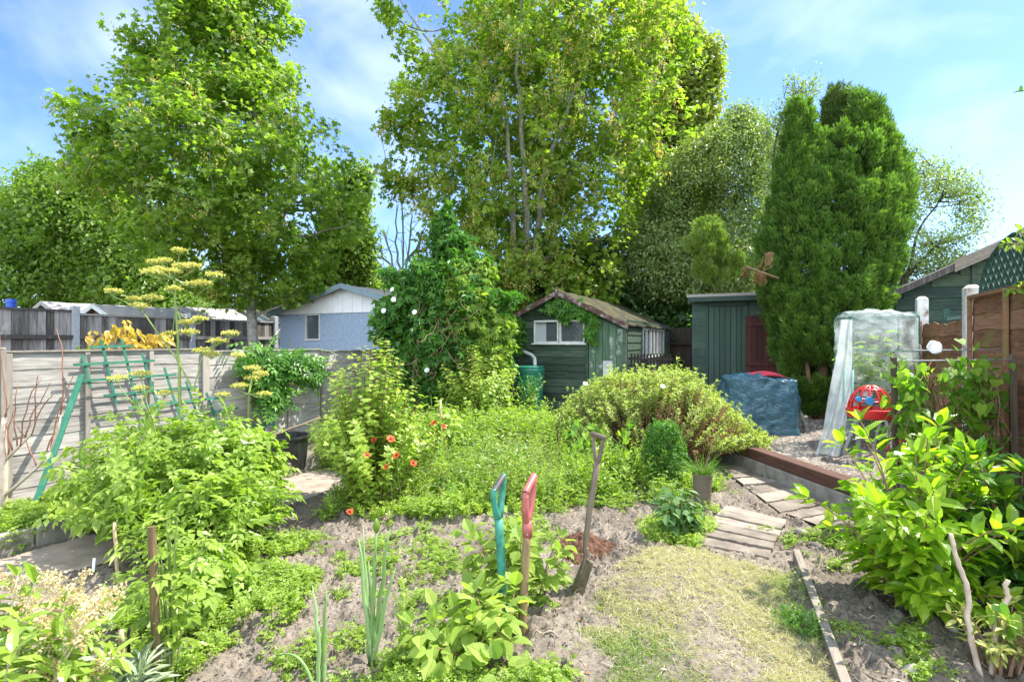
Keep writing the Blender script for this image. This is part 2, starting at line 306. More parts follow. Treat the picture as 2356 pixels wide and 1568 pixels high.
M['stemgreen'] = leaf_mat('green stems', [(.18,.26,.06),(.25,.33,.09)], .15)
M['bark'] = noise_mat('grey bark', [(.12,.11,.085),(.25,.235,.195),(.36,.345,.29)], 14, .9, .5, .02)
M['darkbark'] = noise_mat('dark bark', [(.03,.025,.018),(.08,.062,.045)], 12, .9, .5, .02)
M['twig'] = noise_mat('brown twigs', [(.16,.09,.05),(.3,.18,.11)], 20, .85, 0)
M['paletwig'] = noise_mat('pale twigs', [(.4,.3,.22),(.6,.49,.38)], 18, .8, .2)
M['redtwig'] = noise_mat('red twigs', [(.2,.09,.06),(.33,.16,.1)], 18, .7, 0)
M['greyfence'] = wood_mat('weathered grey boards', [(.165,.153,.138),(.305,.283,.252),(.44,.412,.37)], (1.1, 12, 12), .85, .35, .2, (.25,.21,.17), (.56,.75), 2.0)
M['batten'] = wood_mat('weathered battens', [(.2,.175,.145),(.33,.295,.25)], (12, 12, 1.4), .85, .2)
M['darkfence'] = wood_mat('dark feather boards', [(.06,.054,.048),(.15,.138,.125),(.29,.27,.255)], (10, 10, .9), .85, .3, .5)
M['brownfence'] = wood_mat('brown lap boards', [(.14,.06,.032),(.27,.125,.068),(.36,.19,.11)], (1.1, 12, 12), .8, .35, .35, (.2,.2,.06), (.5,.72), 2.4)
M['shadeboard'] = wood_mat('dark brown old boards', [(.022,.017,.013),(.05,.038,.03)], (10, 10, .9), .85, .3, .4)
M['concrete'] = noise_mat('concrete', [(.13,.12,.1),(.23,.21,.18),(.31,.285,.245)], 9, .9, .35)
M['post_grey'] = noise_mat('grey concrete post', [(.26,.28,.3),(.38,.4,.42)], 12, .85, .15)
M['post_white'] = noise_mat('flaking white post', [(.2,.13,.09),(.5,.46,.4),(.66,.64,.6)], 9, .8, .3, pos=[.3,.42,.6])
M['greenboard'] = wood_mat('dark green painted boards', [(.018,.034,.022),(.038,.064,.041),(.075,.105,.07)], (1.2, 10, 10), .6, .3, .35, (.1,.13,.085), (.6,.78), 4)
M['greenplank'] = wood_mat('peeling green planks', [(.045,.085,.05),(.09,.15,.09)], (9, 9, 1), .65, .35, .4, (.3,.33,.28), (.55,.63), 3.2)
M['greenshed'] = wood_mat('green painted shed', [(.03,.055,.04),(.052,.088,.063)], (9, 9, 1), .6, .25, .3)
M['rightshed'] = wood_mat('faded green boards', [(.014,.03,.021),(.03,.058,.04),(.06,.085,.047)], (1.2, 9, 9), .7, .25, .35)
M['redboard'] = wood_mat('dark red boards', [(.05,.015,.012),(.1,.03,.022)], (9, 9, 1), .7, .3, .4)
M['barge'] = wood_mat('peeling red barge boards', [(.05,.026,.02),(.10,.05,.038)], (1.2, 9, 9), .7, .3, .3, (.3,.26,.22), (.5,.64), 9)
M['sleeper'] = wood_mat('red brown sleeper', [(.055,.026,.018),(.12,.06,.042)], (1.2, 9, 9), .75, .35, .3)
M['greytimber'] = wood_mat('grey timber', [(.13,.105,.085),(.26,.225,.18)], (1.5, 12, 12), .85, .3)
M['pathwood'] = noise_mat('timber-look paving', [(.11,.09,.07),(.2,.168,.135),(.28,.24,.195)], 5, .9, .5, .01, use_rnd=.3)
M['toolwood'] = wood_mat('old tool handle wood', [(.13,.085,.04),(.26,.18,.09)], (14, 14, 1.2), .6, .2)
M['toolgrey'] = wood_mat('grey tool handle wood', [(.085,.062,.045),(.18,.14,.1)], (14, 14, 1.2), .7, .25)
M['rust'] = noise_mat('muddy steel', [(.09,.06,.04),(.2,.15,.11),(.27,.22,.17)], 22, .7, .3, metal=.3)
M['stakewood'] = wood_mat('split stake wood', [(.12,.08,.035),(.27,.2,.1)], (16, 16, 1.2), .85, .4)
M['cane'] = noise_mat('bamboo', [(.4,.29,.15),(.55,.43,.26)], 12, .6, .1)
M['bluewall'] = noise_mat('blue painted board', [(.2,.265,.34),(.27,.335,.42),(.33,.39,.47)], 16, .7, .3)
M['whitewall'] = noise_mat('white painted boards', [(.7,.7,.68),(.82,.82,.8)], 6, .7, .1)
M['bluetrim'] = noise_mat('grey blue trim', [(.16,.22,.25),(.22,.29,.32)], 8, .7, .1)
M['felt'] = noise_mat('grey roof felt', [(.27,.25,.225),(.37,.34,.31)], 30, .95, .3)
M['darkfelt'] = noise_mat('dark roof felt', [(.05,.045,.04),(.11,.1,.09)], 20, .95, .4)
M['moss'] = noise_mat('mossy roof felt', [(.016,.015,.011),(.035,.032,.016),(.12,.105,.03)], 7, .95, .7, .03)
M['brownshed'] = noise_mat('brown shed boards', [(.12,.06,.03),(.2,.1,.055)], 8, .8, .2)
M['greyshed'] = noise_mat('grey shed boards', [(.26,.25,.23),(.36,.34,.31)], 8, .8, .2)
M['whitepaint'] = noise_mat('worn white paint', [(.42,.42,.38),(.64,.64,.6)], 14, .6, .15)
M['pipe'] = noise_mat('dirty white plastic pipe', [(.3,.3,.28),(.62,.62,.6)], 10, .45, .1)
M['butt'] = noise_mat('green plastic', [(.012,.12,.075),(.02,.17,.105)], 5, .35, .05, spec=.5)
M['teal'] = noise_mat('pale teal plastic', [(.16,.3,.28),(.24,.4,.38)], 5, .5, .05)
M['blueplastic'] = noise_mat('blue plastic', [(.01,.06,.4),(.015,.09,.5)], 4, .35, 0, spec=.5)
M['lightblue'] = noise_mat('light blue plastic', [(.05,.3,.6),(.08,.36,.66)], 4, .35, 0, spec=.5)
M['redplastic'] = noise_mat('red plastic', [(.5,.02,.02),(.62,.035,.03)], 4, .35, 0, spec=.5)
M['pink'] = noise_mat('pink red plastic', [(.62,.05,.09),(.7,.08,.12)], 4, .4, 0)
M['black'] = noise_mat('black plastic', [(.012,.012,.013),(.03,.03,.032)], 9, .4, .1, spec=.5)
M['terracotta'] = noise_mat('terracotta', [(.42,.15,.07),(.52,.21,.1)], 8, .8, .1)
M['potbrown'] = noise_mat('taupe plastic pot', [(.12,.095,.07),(.16,.13,.1)], 5, .6, .05)
M['metalgrey'] = noise_mat('grey metal', [(.3,.32,.33),(.42,.44,.45)], 8, .45, 0, metal=.5)
M['greenmetal'] = noise_mat('green coated tube', [(.01,.09,.05),(.015,.13,.075)], 8, .4, 0)
M['trellisgreen'] = noise_mat('green stained lath', [(.02,.12,.075),(.05,.2,.13)], 12, .7, .1, use_rnd=.3)
M['darktrellis'] = noise_mat('dark green trellis', [(.02,.06,.045),(.05,.105,.08)], 12, .75, .2)
M['handlegreen'] = noise_mat('green tool plastic', [(.025,.11,.075),(.035,.22,.145),(.05,.27,.185)], 22, .5, .08, spec=.5)
M['handlered'] = noise_mat('faded red tool plastic', [(.3,.07,.06),(.42,.13,.11)], 14, .45, .05, spec=.5)
M['griprubber'] = noise_mat('dark grip', [(.05,.045,.045),(.11,.1,.1)], 14, .5, .05)
M['heap'] = noise_mat('fresh brown soil', [(.035,.016,.009),(.1,.048,.027),(.16,.085,.05)], 24, .95, .8, .02)
M['stone'] = noise_mat('pebbles', [(.115,.095,.08),(.23,.198,.17),(.38,.34,.3)], 4, .85, .1, use_rnd=.6)
M['clod'] = noise_mat('dry soil clods', [(.07,.054,.042),(.16,.13,.102),(.27,.225,.18)], 14, .95, .5, use_rnd=.3)
M['litter'] = leaf_mat('fallen leaves', [(.4,.28,.16),(.55,.4,.24),(.3,.14,.07)], .2)
# ---------------------------------------------------------------- ground
def inpoly(x, y, poly):
    poly = np.asarray(poly, float); c = np.zeros(np.shape(x), bool); n = len(poly); j = n - 1
    for i in range(n):
        xi, yi = poly[i][:2]; xj, yj = poly[j][:2]
        c ^= ((yi > y) != (yj > y)) & (x < (xj - xi) * (y - yi) / (yj - yi + 1e-12) + xi); j = i
    return c
def gpoly(pts): return [gp(a, b)[:2] for a, b in pts]
LAWN = gpoly([(1350,1600),(1335,1470),(1385,1400),(1425,1300),(1530,1255),(1600,1262),(1690,1292),(1770,1305),(1815,1345),(1825,1420),(1870,1490),(1905,1560),(1930,1640),(1960,1760),(1250,1760)])
def PATH(x, y): 
    s = NX[0]*x + NX[1]*y; e = .06*np.sin(x*5.1 + y*2.3) + .04*np.sin(x*13 - y*9); return (s > -4.46) & (s < -3.8 + e)
def lawn_mask(x, y):
    q = np.stack([x*3, y*3, 0*x], -1).reshape(-1, 3); d = (fbm(q, 5) - .5).reshape(np.shape(x)); d2 = (fbm(q + 40, 6) - .5).reshape(np.shape(x))
    d3 = (fbm(q * 4 + 9, 7) - .5).reshape(np.shape(x)); d3 = d3*.5; return inpoly(x + .45*d + .3*d3, y + .45*d2 - .3*d3, LAWN)
PAVE = [gpoly([(1640,1074),(1730,1072),(1910,1165),(1796,1192)]), gpoly([(1665,1162),(1822,1200),(1772,1294),(1578,1254)]), gpoly([(1800,1188),(1910,1166),(2130,1235),(2005,1268)])]
def Hs(x, y):
    sh = np.shape(x); x = np.ravel(x); y = np.ravel(y); q = np.stack([x, y, 0*x], -1)
    flat = np.where(inpoly(x, y, LAWN), .35, 1.0) * np.where(PATH(x, y), .12, 1.0) * np.where(y > 6, .6, 1)
    for pv in PAVE: flat = flat * np.where(inpoly(x, y, pv), .15, 1.0)
    big = .07 * (fbm(q * .9, 1, 2) - .5)
    f2 = fbm(q * 9, 3, 3); f3 = fbm(q * 22, 4, 2); f4 = vnoise(q * 55, 8)
    z = big * np.where(PATH(x, y), .3, 1) + flat * (.06 * (f2 - .5) + .07 * np.maximum(f3 - .5, 0) * 2 + .012 * (f4 - .5) - .012)
    return z.reshape(sh)
def axis_pts(segs):
    o = []
    for a, b, d in segs: o.append(np.arange(a, b - 1e-9, d))
    o.append(np.array([segs[-1][1]])); return np.concatenate(o)
xs = axis_pts([(-14, -4, .2), (-4, -3, .04), (-3, 3, .017), (3, 4, .05), (4, 12, .2)]); ys = axis_pts([(.6, 1.6, .1), (1.6, 4.4, .017), (4.4, 7.5, .05), (7.5, 20, .25)])
X, Y = np.meshgrid(xs, ys, indexing='ij'); Z = Hs(X, Y)

def soil_material():
    m, N, L, b = mat_new('dry soil'); tc = N.new('ShaderNodeTexCoord')
    n1 = N.new('ShaderNodeTexNoise'); n1.inputs['Scale'].default_value = 2.2; n1.inputs['Detail'].default_value = 6
    n2 = N.new('ShaderNodeTexNoise'); n2.inputs['Scale'].default_value = 55; n2.inputs['Detail'].default_value = 6; n2.inputs['Roughness'].default_value = .7
    for n in (n1, n2): L.new(tc.outputs['Object'], n.inputs['Vector'])
    r1 = ramp(N, [(.113,.093,.074),(.178,.15,.12),(.238,.203,.165)], [.3,.5,.7]); r2 = ramp(N, [(.35,.34,.33),(.95,.95,.95),(1.35,1.33,1.3)], [.34,.48,.7])
    L.new(n1.outputs['Fac'], r1.inputs[0]); L.new(n2.outputs['Fac'], r2.inputs[0])
    mu = N.new('ShaderNodeMixRGB'); mu.blend_type = 'MULTIPLY'; mu.inputs[0].default_value = 1; L.new(r1.outputs[0], mu.inputs[1]); L.new(r2.outputs[0], mu.inputs[2])
    L.new(mu.outputs[0], b.inputs['Base Color']); b.inputs['Roughness'].default_value = .95; b.inputs['Specular IOR Level'].default_value = .1
    bp = N.new('ShaderNodeBump'); bp.inputs['Strength'].default_value = .7; bp.inputs['Distance'].default_value = .012; L.new(n2.outputs['Fac'], bp.inputs['Height']); L.new(bp.outputs[0], b.inputs['Normal']); return m
M['soil'] = soil_material()
M['turf'] = noise_mat('dry turf', [(.16,.128,.1),(.21,.17,.122),(.2,.18,.09),(.26,.212,.138)], 7, .95, .6, .01, pos=[.25,.42,.55,.7])
M['dirtpath'] = noise_mat('trodden earth', [(.2,.16,.125),(.27,.22,.175),(.32,.265,.21)], 6, .95, .25, .006)
M['farground'] = noise_mat('far ground', [(.06,.09,.02),(.12,.13,.05)], .6, .95, 0)

g = MB().grid(np.stack([X, Y, Z], -1)).build('soil', M['soil'], smooth=True); tag(g, 'bare dry grey brown garden soil', 'soil', kind='structure')
g = MB(); yy = 400; g.raw([(-yy,-yy,-.16),(yy,-yy,-.16),(yy,yy,-.16),(-yy,yy,-.16)], [(0,1,2,3)]); g = g.build('ground', M['farground']); tag(g, 'ground reaching to the horizon', 'ground', kind='structure')
def sheet(name, mask, x0, x1, y0, y1, d, dz, mat):
    xx, yy = np.meshgrid(np.arange(x0, x1, d), np.arange(y0, y1, d), indexing='ij'); zz = Hs(xx, yy) + dz; mk = mask(xx, yy)
    n = xx.shape[1]; idx = np.arange(xx.size).reshape(xx.shape); c = mk[:-1,:-1] & mk[1:,:-1] & mk[1:,1:] & mk[:-1,1:]
    q = np.stack([idx[:-1,:-1], idx[1:,:-1], idx[1:,1:], idx[:-1,1:]], -1)[c]
    used, inv = np.unique(q.reshape(-1), return_inverse=True); b = MB(); b.v.append(np.stack([xx, yy, zz], -1).reshape(-1, 3)[used]); b.r.append(np.full(len(used), .5)); b.l.append(inv.reshape(-1)); b.n.append(np.full(len(q), 4)); b.k = len(used)
    return b.build(name, mat, smooth=True)
tag(sheet('lawn', lawn_mask, 0, 2.6, 1.5, 4.4, .011, .003, M['soil']), 'patch of thin half dried lawn', 'lawn', kind='structure')
tag(sheet('path', PATH, -7, 2, 1.2, 10, .022, .005, M['dirtpath']), 'trodden earth path beside the left kerb', 'path', kind='structure')
kb = MB(); rt = thing('concrete_kerb', 'low weathered concrete kerb along the left earth path', 'kerb', st(-4.55, 1.0), YAW_A)
for i in range(9): kb.box((.46 + i * .92, 0, .045), (.912, .07, .19), rnd=R.random())
kb.build('kerb', M['concrete'], rt, bevel=.008)

# grass blades of the lawn
xx = rng.uniform(-.1, 2.6, 190000); yy = rng.uniform(1.6, 4.3, 190000); k = lawn_mask(xx, yy) | (lawn_mask(xx + rng.normal(0, .07, 190000), yy + rng.normal(0, .07, 190000)) & (rng.random(190000) < .45)); xx = xx[k]; yy = yy[k]
d = fbm(np.stack([xx*3.2, yy*3.2, 0*xx], -1), 21, 3); d2 = fbm(np.stack([xx*1.7, yy*1.7, 0*xx], -1), 25, 2)
k = rng.random(len(xx)) < np.clip((d - .34) * 4.0, .16, 1); xx = xx[k]; yy = yy[k]; d = d[k]; d2 = d2[k]; n = len(xx)
pos = np.stack([xx, yy, Hs(xx, yy) + .004], -1)
gr = MB().blades(pos, rdir(n) * np.array([.8,.8,.3]) + np.array([0,0,.75]), rng.uniform(.018,.055,n), rng.uniform(.002,.0036,n), rng.uniform(.2,1.0,n), 2, rnd=np.clip(.72 - 2.2*(d2-.45) + rng.normal(0,.25,n),0,1))
tag(gr.build('grass', M['grass']), 'short straw and green grass blades of the lawn', 'grass', kind='stuff')

# timber-look paving, two sections
def paving(name, label, corners, n, seed):
    a, b, c, d = [gp(*p) for p in corners]                # a-b first edge (planks run a->b), d-c last edge
    rt = tag(MB_paving(a, b, c, d, n, seed).build(name, M['pathwood'], bevel=.006), label, 'paving', kind='structure'); return rt
def MB_paving(a, b, c, d, n, seed):
    rr = np.random.default_rng(seed); m = MB(); g_ = .07
    for i in range(n):
        u0 = (i + g_) / n; u1 = (i + 1 - g_) / n; e = rr.normal(0, .012, 4)
        p = [a + (d - a) * (u0 + e[0]*.3), b + (c - b) * (u0 + e[1]*.3), b + (c - b) * (u1 + e[2]*.3), a + (d - a) * (u1 + e[3]*.3)]
        top = .03 + rr.normal(0, .003)
        segs = 14; V = []
        for j in range(segs + 1):
            u = j / segs; wob = rr.normal(0, .006, 2); q0 = p[0] + (p[1]-p[0])*u; q1 = p[3] + (p[2]-p[3])*u
            V.append([q0 + [wob[0]*.5, wob[0], -.05], q0 + [0, wob[0], top - .003], q1 + [0, wob[1], top - .003], q1 + [0, wob[1], -.05]])
        m.grid(np.array(V), rnd=rr.random())
    return m
paving('path_paving', 'weathered timber look paving beside the raised gravel bed', [(1652,1076),(1722,1074),(1900,1165),(1796,1186)], 6, 3)
paving('path_paving', 'weathered timber look paving beside the lawn', [(1672,1166),(1812,1200),(1768,1288),(1588,1252)], 6, 4)
paving('path_paving', 'weathered timber look paving running behind the laurel', [(1806,1188),(1905,1166),(2120,1235),(2010,1262)], 5, 5)

# plank edging of the lawn
a = gp(1832, 1282); b = gp(1938, 1575); d = (b - a) / np.linalg.norm(b - a); b = b + d * .9
e = thing('edging_board', 'narrow grey timber board edging the lawn on the right', 'edging', a, math.atan2(d[1], d[0]))
L_ = float(np.linalg.norm(b - a)); MB().box((L_/2, 0, .012), (L_, .042, .09), rnd=.7).build('board', M['greytimber'], e, bevel=.004)

# raised gravel bed
GZ = .16
K0 = gp(1640, 1052); K1 = gp(1945, 1180); kd = (K1 - K0) / np.linalg.norm(K1 - K0); K1 = K1 + kd * 1.3
kl = float(np.linalg.norm(K1 - K0)); ky = math.atan2(kd[1], kd[0])
e = thing('kerb_edging', 'rough concrete kerb under the red brown sleeper', 'kerb', K0, ky)
MB().box((kl/2, .05, .05), (kl, .09, .2)).build('kerb', M['concrete'], e, bevel=.01)
e = thing('timber_sleeper', 'red brown timber sleeper edging the raised gravel bed', 'sleeper', K0 + [0, 0, .152], ky)
MB().box((kl/2, .085, .055), (kl, .15, .11), rnd=.5).build('sleeper', M['sleeper'], e, bevel=.012)
nn = np.array([-kd[1], kd[0]])
gpl = [K0[:2] + nn*.14, K1[:2] + nn*.14, st(1.55, 4.2)[:2], st(1.6, 10)[:2], st(-.6, 10)[:2], K0[:2] + nn*.2 - kd[:2]*.4]
b = MB(); b.raw([(p[0], p[1], GZ) for p in gpl], [tuple(range(6))]); gs = b.build('gravel_bed', M['soil']); tag(gs, 'raised bed surface under the gravel', 'gravel bed', kind='structure')
def pebbles(m, pts, r, rnd=None):
    n = len(pts); base = np.array([(0,0,.62),(1,0,0),(.31,.95,0),(-.81,.59,0),(-.81,-.59,0),(.31,-.95,0)]); fc = [(0,1,2),(0,2,3),(0,3,4),(0,4,5),(0,5,1)]
    for c in np.array_split(np.arange(n), max(1, n // 500)):
        ang = rng.uniform(0, 6.28, len(c)); sx = r[c] * rng.uniform(.8, 1.3, len(c)); sy = r[c] * rng.uniform(.6, 1, len(c)); sz = r[c] * rng.uniform(.6, 1.1, len(c))
        j = base[None] * (1 + rng.normal(0, .12, (len(c), 6, 1))); x = j[..., 0] * sx[:, None]; y = j[..., 1] * sy[:, None]
        V = np.stack([x*np.cos(ang)[:, None] - y*np.sin(ang)[:, None], x*np.sin(ang)[:, None] + y*np.cos(ang)[:, None], j[..., 2]*sz[:, None]], -1) + pts[c][:, None]
        off = m.k + np.arange(len(c))[:, None] * 6; m.l.append((off + np.array(fc).reshape(1, -1)).reshape(-1)); m.n.append(np.full(len(c)*5, 3)); m.v.append(V.reshape(-1, 3))
        m.r.append(np.repeat(rng.random(len(c)), 6)); m.k += len(c) * 6
q = rng.uniform([1.8, 4.2], [6, 9], (16000, 2)); q = q[inpoly(q[:, 0], q[:, 1], gpl)]
m = MB(); pebbles(m, np.column_stack([q, np.full(len(q), GZ - .002)]), rng.uniform(.01, .026, len(q))); tag(m.build('gravel', M['stone']), 'pale grey gravel of the raised bed', 'gravel', kind='stuff')
# clods and small stones on the soil
q = rng.uniform([-2.4, 1.8], [3.0, 5.2], (60000, 2)); q = q[~inpoly(q[:, 0], q[:, 1], LAWN) & ~PATH(q[:, 0], q[:, 1])]
r = rng.uniform(.0025, .008, len(q)) * np.where(rng.random(len(q)) < .05, 2.4, 1)
m = MB(); pebbles(m, np.column_stack([q, Hs(q[:, 0], q[:, 1]) - r*.2]), r); tag(m.build('soil_clods', M['clod']), 'crumbs and small clods lying on the soil', 'soil', kind='stuff')
for i, (px, py, r_) in enumerate([(687,1508,.022),(1815,1232,.03),(1842,1232,.045),(1730,1130,.024),(1752,1102,.02),(1768,1106,.02),(2062,1430,.03),(2105,1535,.05),(2070,1568,.04),(1880,1260,.045),(2190,1440,.04)]):
    p = gp(px, py); mm = MB(); a_ = np.linspace(0, 2*math.pi, 9, endpoint=False)
    prof = [(.02, .55), (.6, .48), (.95, .2), (1, -.1), (.8, -.3)]; sh = rng.uniform(.75, 1.15, 10)
    mm.lathe([(r_*x, r_*z) for x, z in prof], 10, wave=lambda a: sh * (1 + .25*np.cos(a*2 + i))); o = mm.build('stone', M['stone'], smooth=True); o.location = (p[0], p[1], float(Hs(p[0], p[1])) + .006 + (.03 if 1720 < px < 1890 else 0))
    tag(o, 'smooth pale stone lying loose on the ground', 'stone', group='loose stones lying on soil and paving')

# ---------------------------------------------------------------- fences
def lap_panel(m, x0, x1, z0, z1, sgn, pitch, amp=.008, jag=None, seed=0):
    rr = np.random.default_rng(seed); nb = max(1, int(round((z1 - z0) / pitch))); p = (z1 - z0) / nb; ns = 26; xs_ = np.linspace(x0, x1, ns)
    for i in range(nb):
        zb = z0 + i * p; zt = zb + p + .012
        wv = np.interp(xs_, np.linspace(x0, x1, 9), rr.normal(0, amp, 9)); top = np.full(ns, zt)
        if i == nb - 1: top = np.full(ns, z1) + (jag(xs_) if jag else 0)
        lo = zb + wv - .006; off = .0115 + rr.normal(0, .001, ns)
        P = np.stack([np.stack([xs_, np.full(ns, -sgn*.004), top], -1), np.stack([xs_, np.full(ns, sgn*.004), top], -1), np.stack([xs_, sgn*(.004+.6*(off-.004)), (top*.45+lo*.55)], -1), np.stack([xs_, sgn*off, lo], -1), np.stack([xs_, np.full(ns, -sgn*.004), lo - .001], -1)], 1)
        m.grid(P, rnd=rr.random())
# left fence: weathered grey lap panels
T0 = .5; rt = thing('lap_fence', 'low weathered grey lap board fence behind the lattice trellis', 'fence', st(-6.0, T0), YAW_A)
toph = lambda t: 1.315 - .016 * (t - 2.3)
for i in range(4):
    t0 = T0 + i * 1.83; zt = toph(t0 + .9); m = MB(); lap_panel(m, i*1.83 + .005, i*1.83 + 1.825, -.05, zt, -1, .145, .007, seed=30+i); m.build('fence_panel', M['greyfence'], rt)
    for k in range(4): MB().box((i*1.83 + .02 + k*.597, -.03, zt/2 - .02), (.042, .028, zt + .02)).build('batten', M['batten'], rt, bevel=.003)
    MB().box((i*1.83 + .915, -.006, zt + .008), (1.83, .05, .014)).build('capping', M['batten'], rt)
# far fence: dark feather boards between concrete posts
T0 = .9; rt = thing('board_fence', 'tall dark vertical board fence with grey concrete posts', 'fence', st(-11.2, T0), YAW_A)
posts = [1.02, 3.17, 5.32, 7.47, 9.62, 11.3]
for i in range(5):
    a, b = posts[i] - T0, posts[i+1] - T0; zt = 1.93 if i < 2 else 1.9 - .012*i; m = MB(); x = a + .06; j = 0
    while x < b - .06:
        m.raw([(x, -.012, 0), (x+.13, -.028, 0), (x+.13, -.002, 0), (x, 0, 0), (x, -.012, zt-.02), (x+.13, -.028, zt-.02), (x+.13, -.002, zt-.02), (x, 0, zt-.02)], [(0,3,2,1),(4,5,6,7),(0,1,5,4),(1,2,6,5),(2,3,7,6),(3,0,4,7)]); x += .118
    m.build('fence_panel', M['darkfence'], rt)
    for y_, z_, d_, h_ in ((-.055, 1.47, .05, .07), (-.055, .6, .05, .07), (-.02, zt, .07, .035)): MB().box(((a+b)/2, y_, z_), (b-a-.1, d_, h_)).build('rail', M['darkfence'], rt)
for t in posts:
    m = MB(); x = t - T0; m.box((x, -.02, 1.0), (.115, .115, 2.0)); m.raw([(x-.0575,-.0775,2.0),(x+.0575,-.0775,2.0),(x+.0575,.0375,2.0),(x-.0575,.0375,2.0),(x,-.02,2.035)], [(0,1,4),(1,2,4),(2,3,4),(3,0,4)]); m.build('post', M['post_grey'], rt, bevel=.006)
# right fence: brown lap panels
T0 = 2.7; rt = thing('lap_fence', 'tall brown lap board fence with a broken panel and flaking white posts', 'fence', st(1.7, T0), YAW_A)
pst = [4.64, 6.57, 8.5, 10.43, 12.36, 2.71]
for i in range(5):
    a, b = (pst[i] - T0 + .07, pst[i+1] - T0 - .07) if i < 4 else (.08, 1.87)
    jag = (lambda x: .012*np.sin(x*5) + .035*(vnoise(np.stack([x*9, 0*x, 0*x], -1), 3) - .5)) if i == 1 else None
    zt = [1.79, 1.6, 1.75, 1.75, 1.79][i]; m = MB(); lap_panel(m, a, b, .05, zt, 1, .145, .009, jag, 50+i); m.build('fence_panel', M['brownfence'], rt)
    h = zt + (.03 if i != 1 else .05)
    for x in (a + .02, (a+b)/2, b - .02): 
        if not (i == 1 and x != b - .02 and x != a + .02): MB().box((x, .036, h/2), (.045, .03, h)).build('batten', M['brownfence'], rt, bevel=.003)
    if i != 1: MB().box(((a+b)/2, .012, zt + .02), (b-a, .085, .03)).build('capping', M['brownfence'], rt)
for i, t in enumerate(pst):
    z = 1.93 if i != 1 else 1.9; m = MB(); x = t - T0; s_ = .06; m.box((x, 0, z/2), (.12, .12, z)); m.raw([(x-s_,-s_,z),(x+s_,-s_,z),(x+s_,s_,z),(x-s_,s_,z),(x-.03,-.03,z+.035),(x+.03,-.03,z+.035),(x+.03,.03,z+.035),(x-.03,.03,z+.035)], [(0,1,5,4),(1,2,6,5),(2,3,7,6),(3,0,4,7),(4,5,6,7)]); m.build('post', M['post_white'], rt, bevel=.008)
# gap fence at the end of the passage and the back boundary
rt = thing('back_fence', 'dark brown board fence closing the passage between the green sheds', 'fence', at(1480, 784, 13.2) * [1, 1, 0], YAW_F)
m = MB()
for i in range(34): m.box((i*.118, .01*(i % 2), .85), (.115, .02, 1.7 + .02*(i % 3)))
m.build('fence_panel', M['shadeboard'], rt)
for z in (.4, 1.35): MB().box((2.0, -.03, z), (4.0, .05, .08)).build('rail', M['shadeboard'], rt)

# arched trellis on top of the right fence
def arch_trellis():
    rt = thing('arched_trellis', 'dark green diamond trellis with arched top on the brown fence', 'trellis', st(1.74, 4.7, 1.8), YAW_A)
    W_ = 1.75; hgt = lambda x: .02 + .44 * math.sqrt(max(0, 1 - ((x - W_/2) / (W_/2)) ** 2))
    m = MB(); pts = [(x, 0, hgt(x)) for x in (W_/2 - W_/2*math.cos(a) for a in np.linspace(0, math.pi, 25))]
    m.tube(pts, .02, 6); m.build('arch_rail', M['darktrellis'], rt); m = MB()
    for sg in (1, -1):
        for c in np.arange(-.6, W_ + .6, .13):
            line = [(c + sg*u, u) for u in np.linspace(0, .5, 60)]; ok = [(x, z) for x, z in line if .02 < x < W_ - .02 and z < hgt(x)]
            if len(ok) > 4: m.bar((ok[0][0], sg*.006, ok[0][1]), (ok[-1][0], sg*.006, ok[-1][1]), .008, .035, up=(0, 0, 1) if False else (-sg*.7, 0, .7))
    m.build('lattice', M['darktrellis'], rt)
arch_trellis()
rt = thing('louvre_fence', 'dark green louvred fence panel seen above the broken brown panel', 'fence', st(1.95, 6.7), YAW_A); m = MB()
for i in range(22): m.box((.95, 0, .2 + i*.07), (1.7, .012, .055), M=[[1,0,0],[0,.8,-.6],[0,.6,.8]])
m.build('louvres', M['darktrellis'], rt)
for x in (.08, 1.82): MB().box((x, 0, .9), (.06, .06, 1.8)).build('post', M['darktrellis'], rt)

# ---------------------------------------------------------------- sheds
def gable_h(x, W, he, hp): return he + (hp - he) * (1 - abs(x - W/2) / (W/2))
def gable_prism(m, W, he, hp, y0, y1, z0=0.0, rnd=None):
    m.prism([(0, z0), (W, z0), (W, he), (W/2, hp), (0, he)], y0, y1, lambda u, v, w: (u, w, v), rnd)
def roof_slabs(W, he, hp, D, over, yf, yb, th=.03):
    m = MB(); sl_ = (hp - he) / (W/2)
    for sg in (-1, 1):
        xe = W/2 + sg*(W/2 + over); ze = he - sl_*over; n = 14; ny = 18; P = []
        for i in range(n + 1):
            u = i/n; P.append([(W/2 + (xe - W/2)*u, yf + (yb - yf)*j/ny, hp + (ze - hp)*u + .03 + .008*math.sin(j*2.1 + i)) for j in range(ny + 1)])
        P = np.array(P); Q = P.copy(); Q[..., 2] -= th
        m.grid(P); m.grid(Q[:, ::-1]); 
        for e0, e1 in ((P[-1], Q[-1]), (P[:, 0], Q[:, 0]), (P[:, -1], Q[:, -1])): m.grid(np.stack([e0, e1]))
    return m
def clad(m, x0, x1, z0, z1, pitch, y, lim, seed=0, th=.02):
    """horizontal weatherboards on a front wall; lim(z) gives the free span at that height"""
    rr = np.random.default_rng(seed); z = z0
    while z < z1:
        zt = min(z + pitch, z1); a, b = lim(zt); a = max(a, x0); b = min(b, x1)
        if b - a > .03: m.raw([(a, y-th, z), (b, y-th, z), (b, y, z), (a, y, z), (a, y-.006, zt+.008), (b, y-.006, zt+.008), (b, y, zt+.008), (a, y, zt+.008)], [(0,3,2,1),(4,5,6,7),(0,1,5,4),(1,2,6,5),(2,3,7,6),(3,0,4,7)], rr.random())
        z += pitch
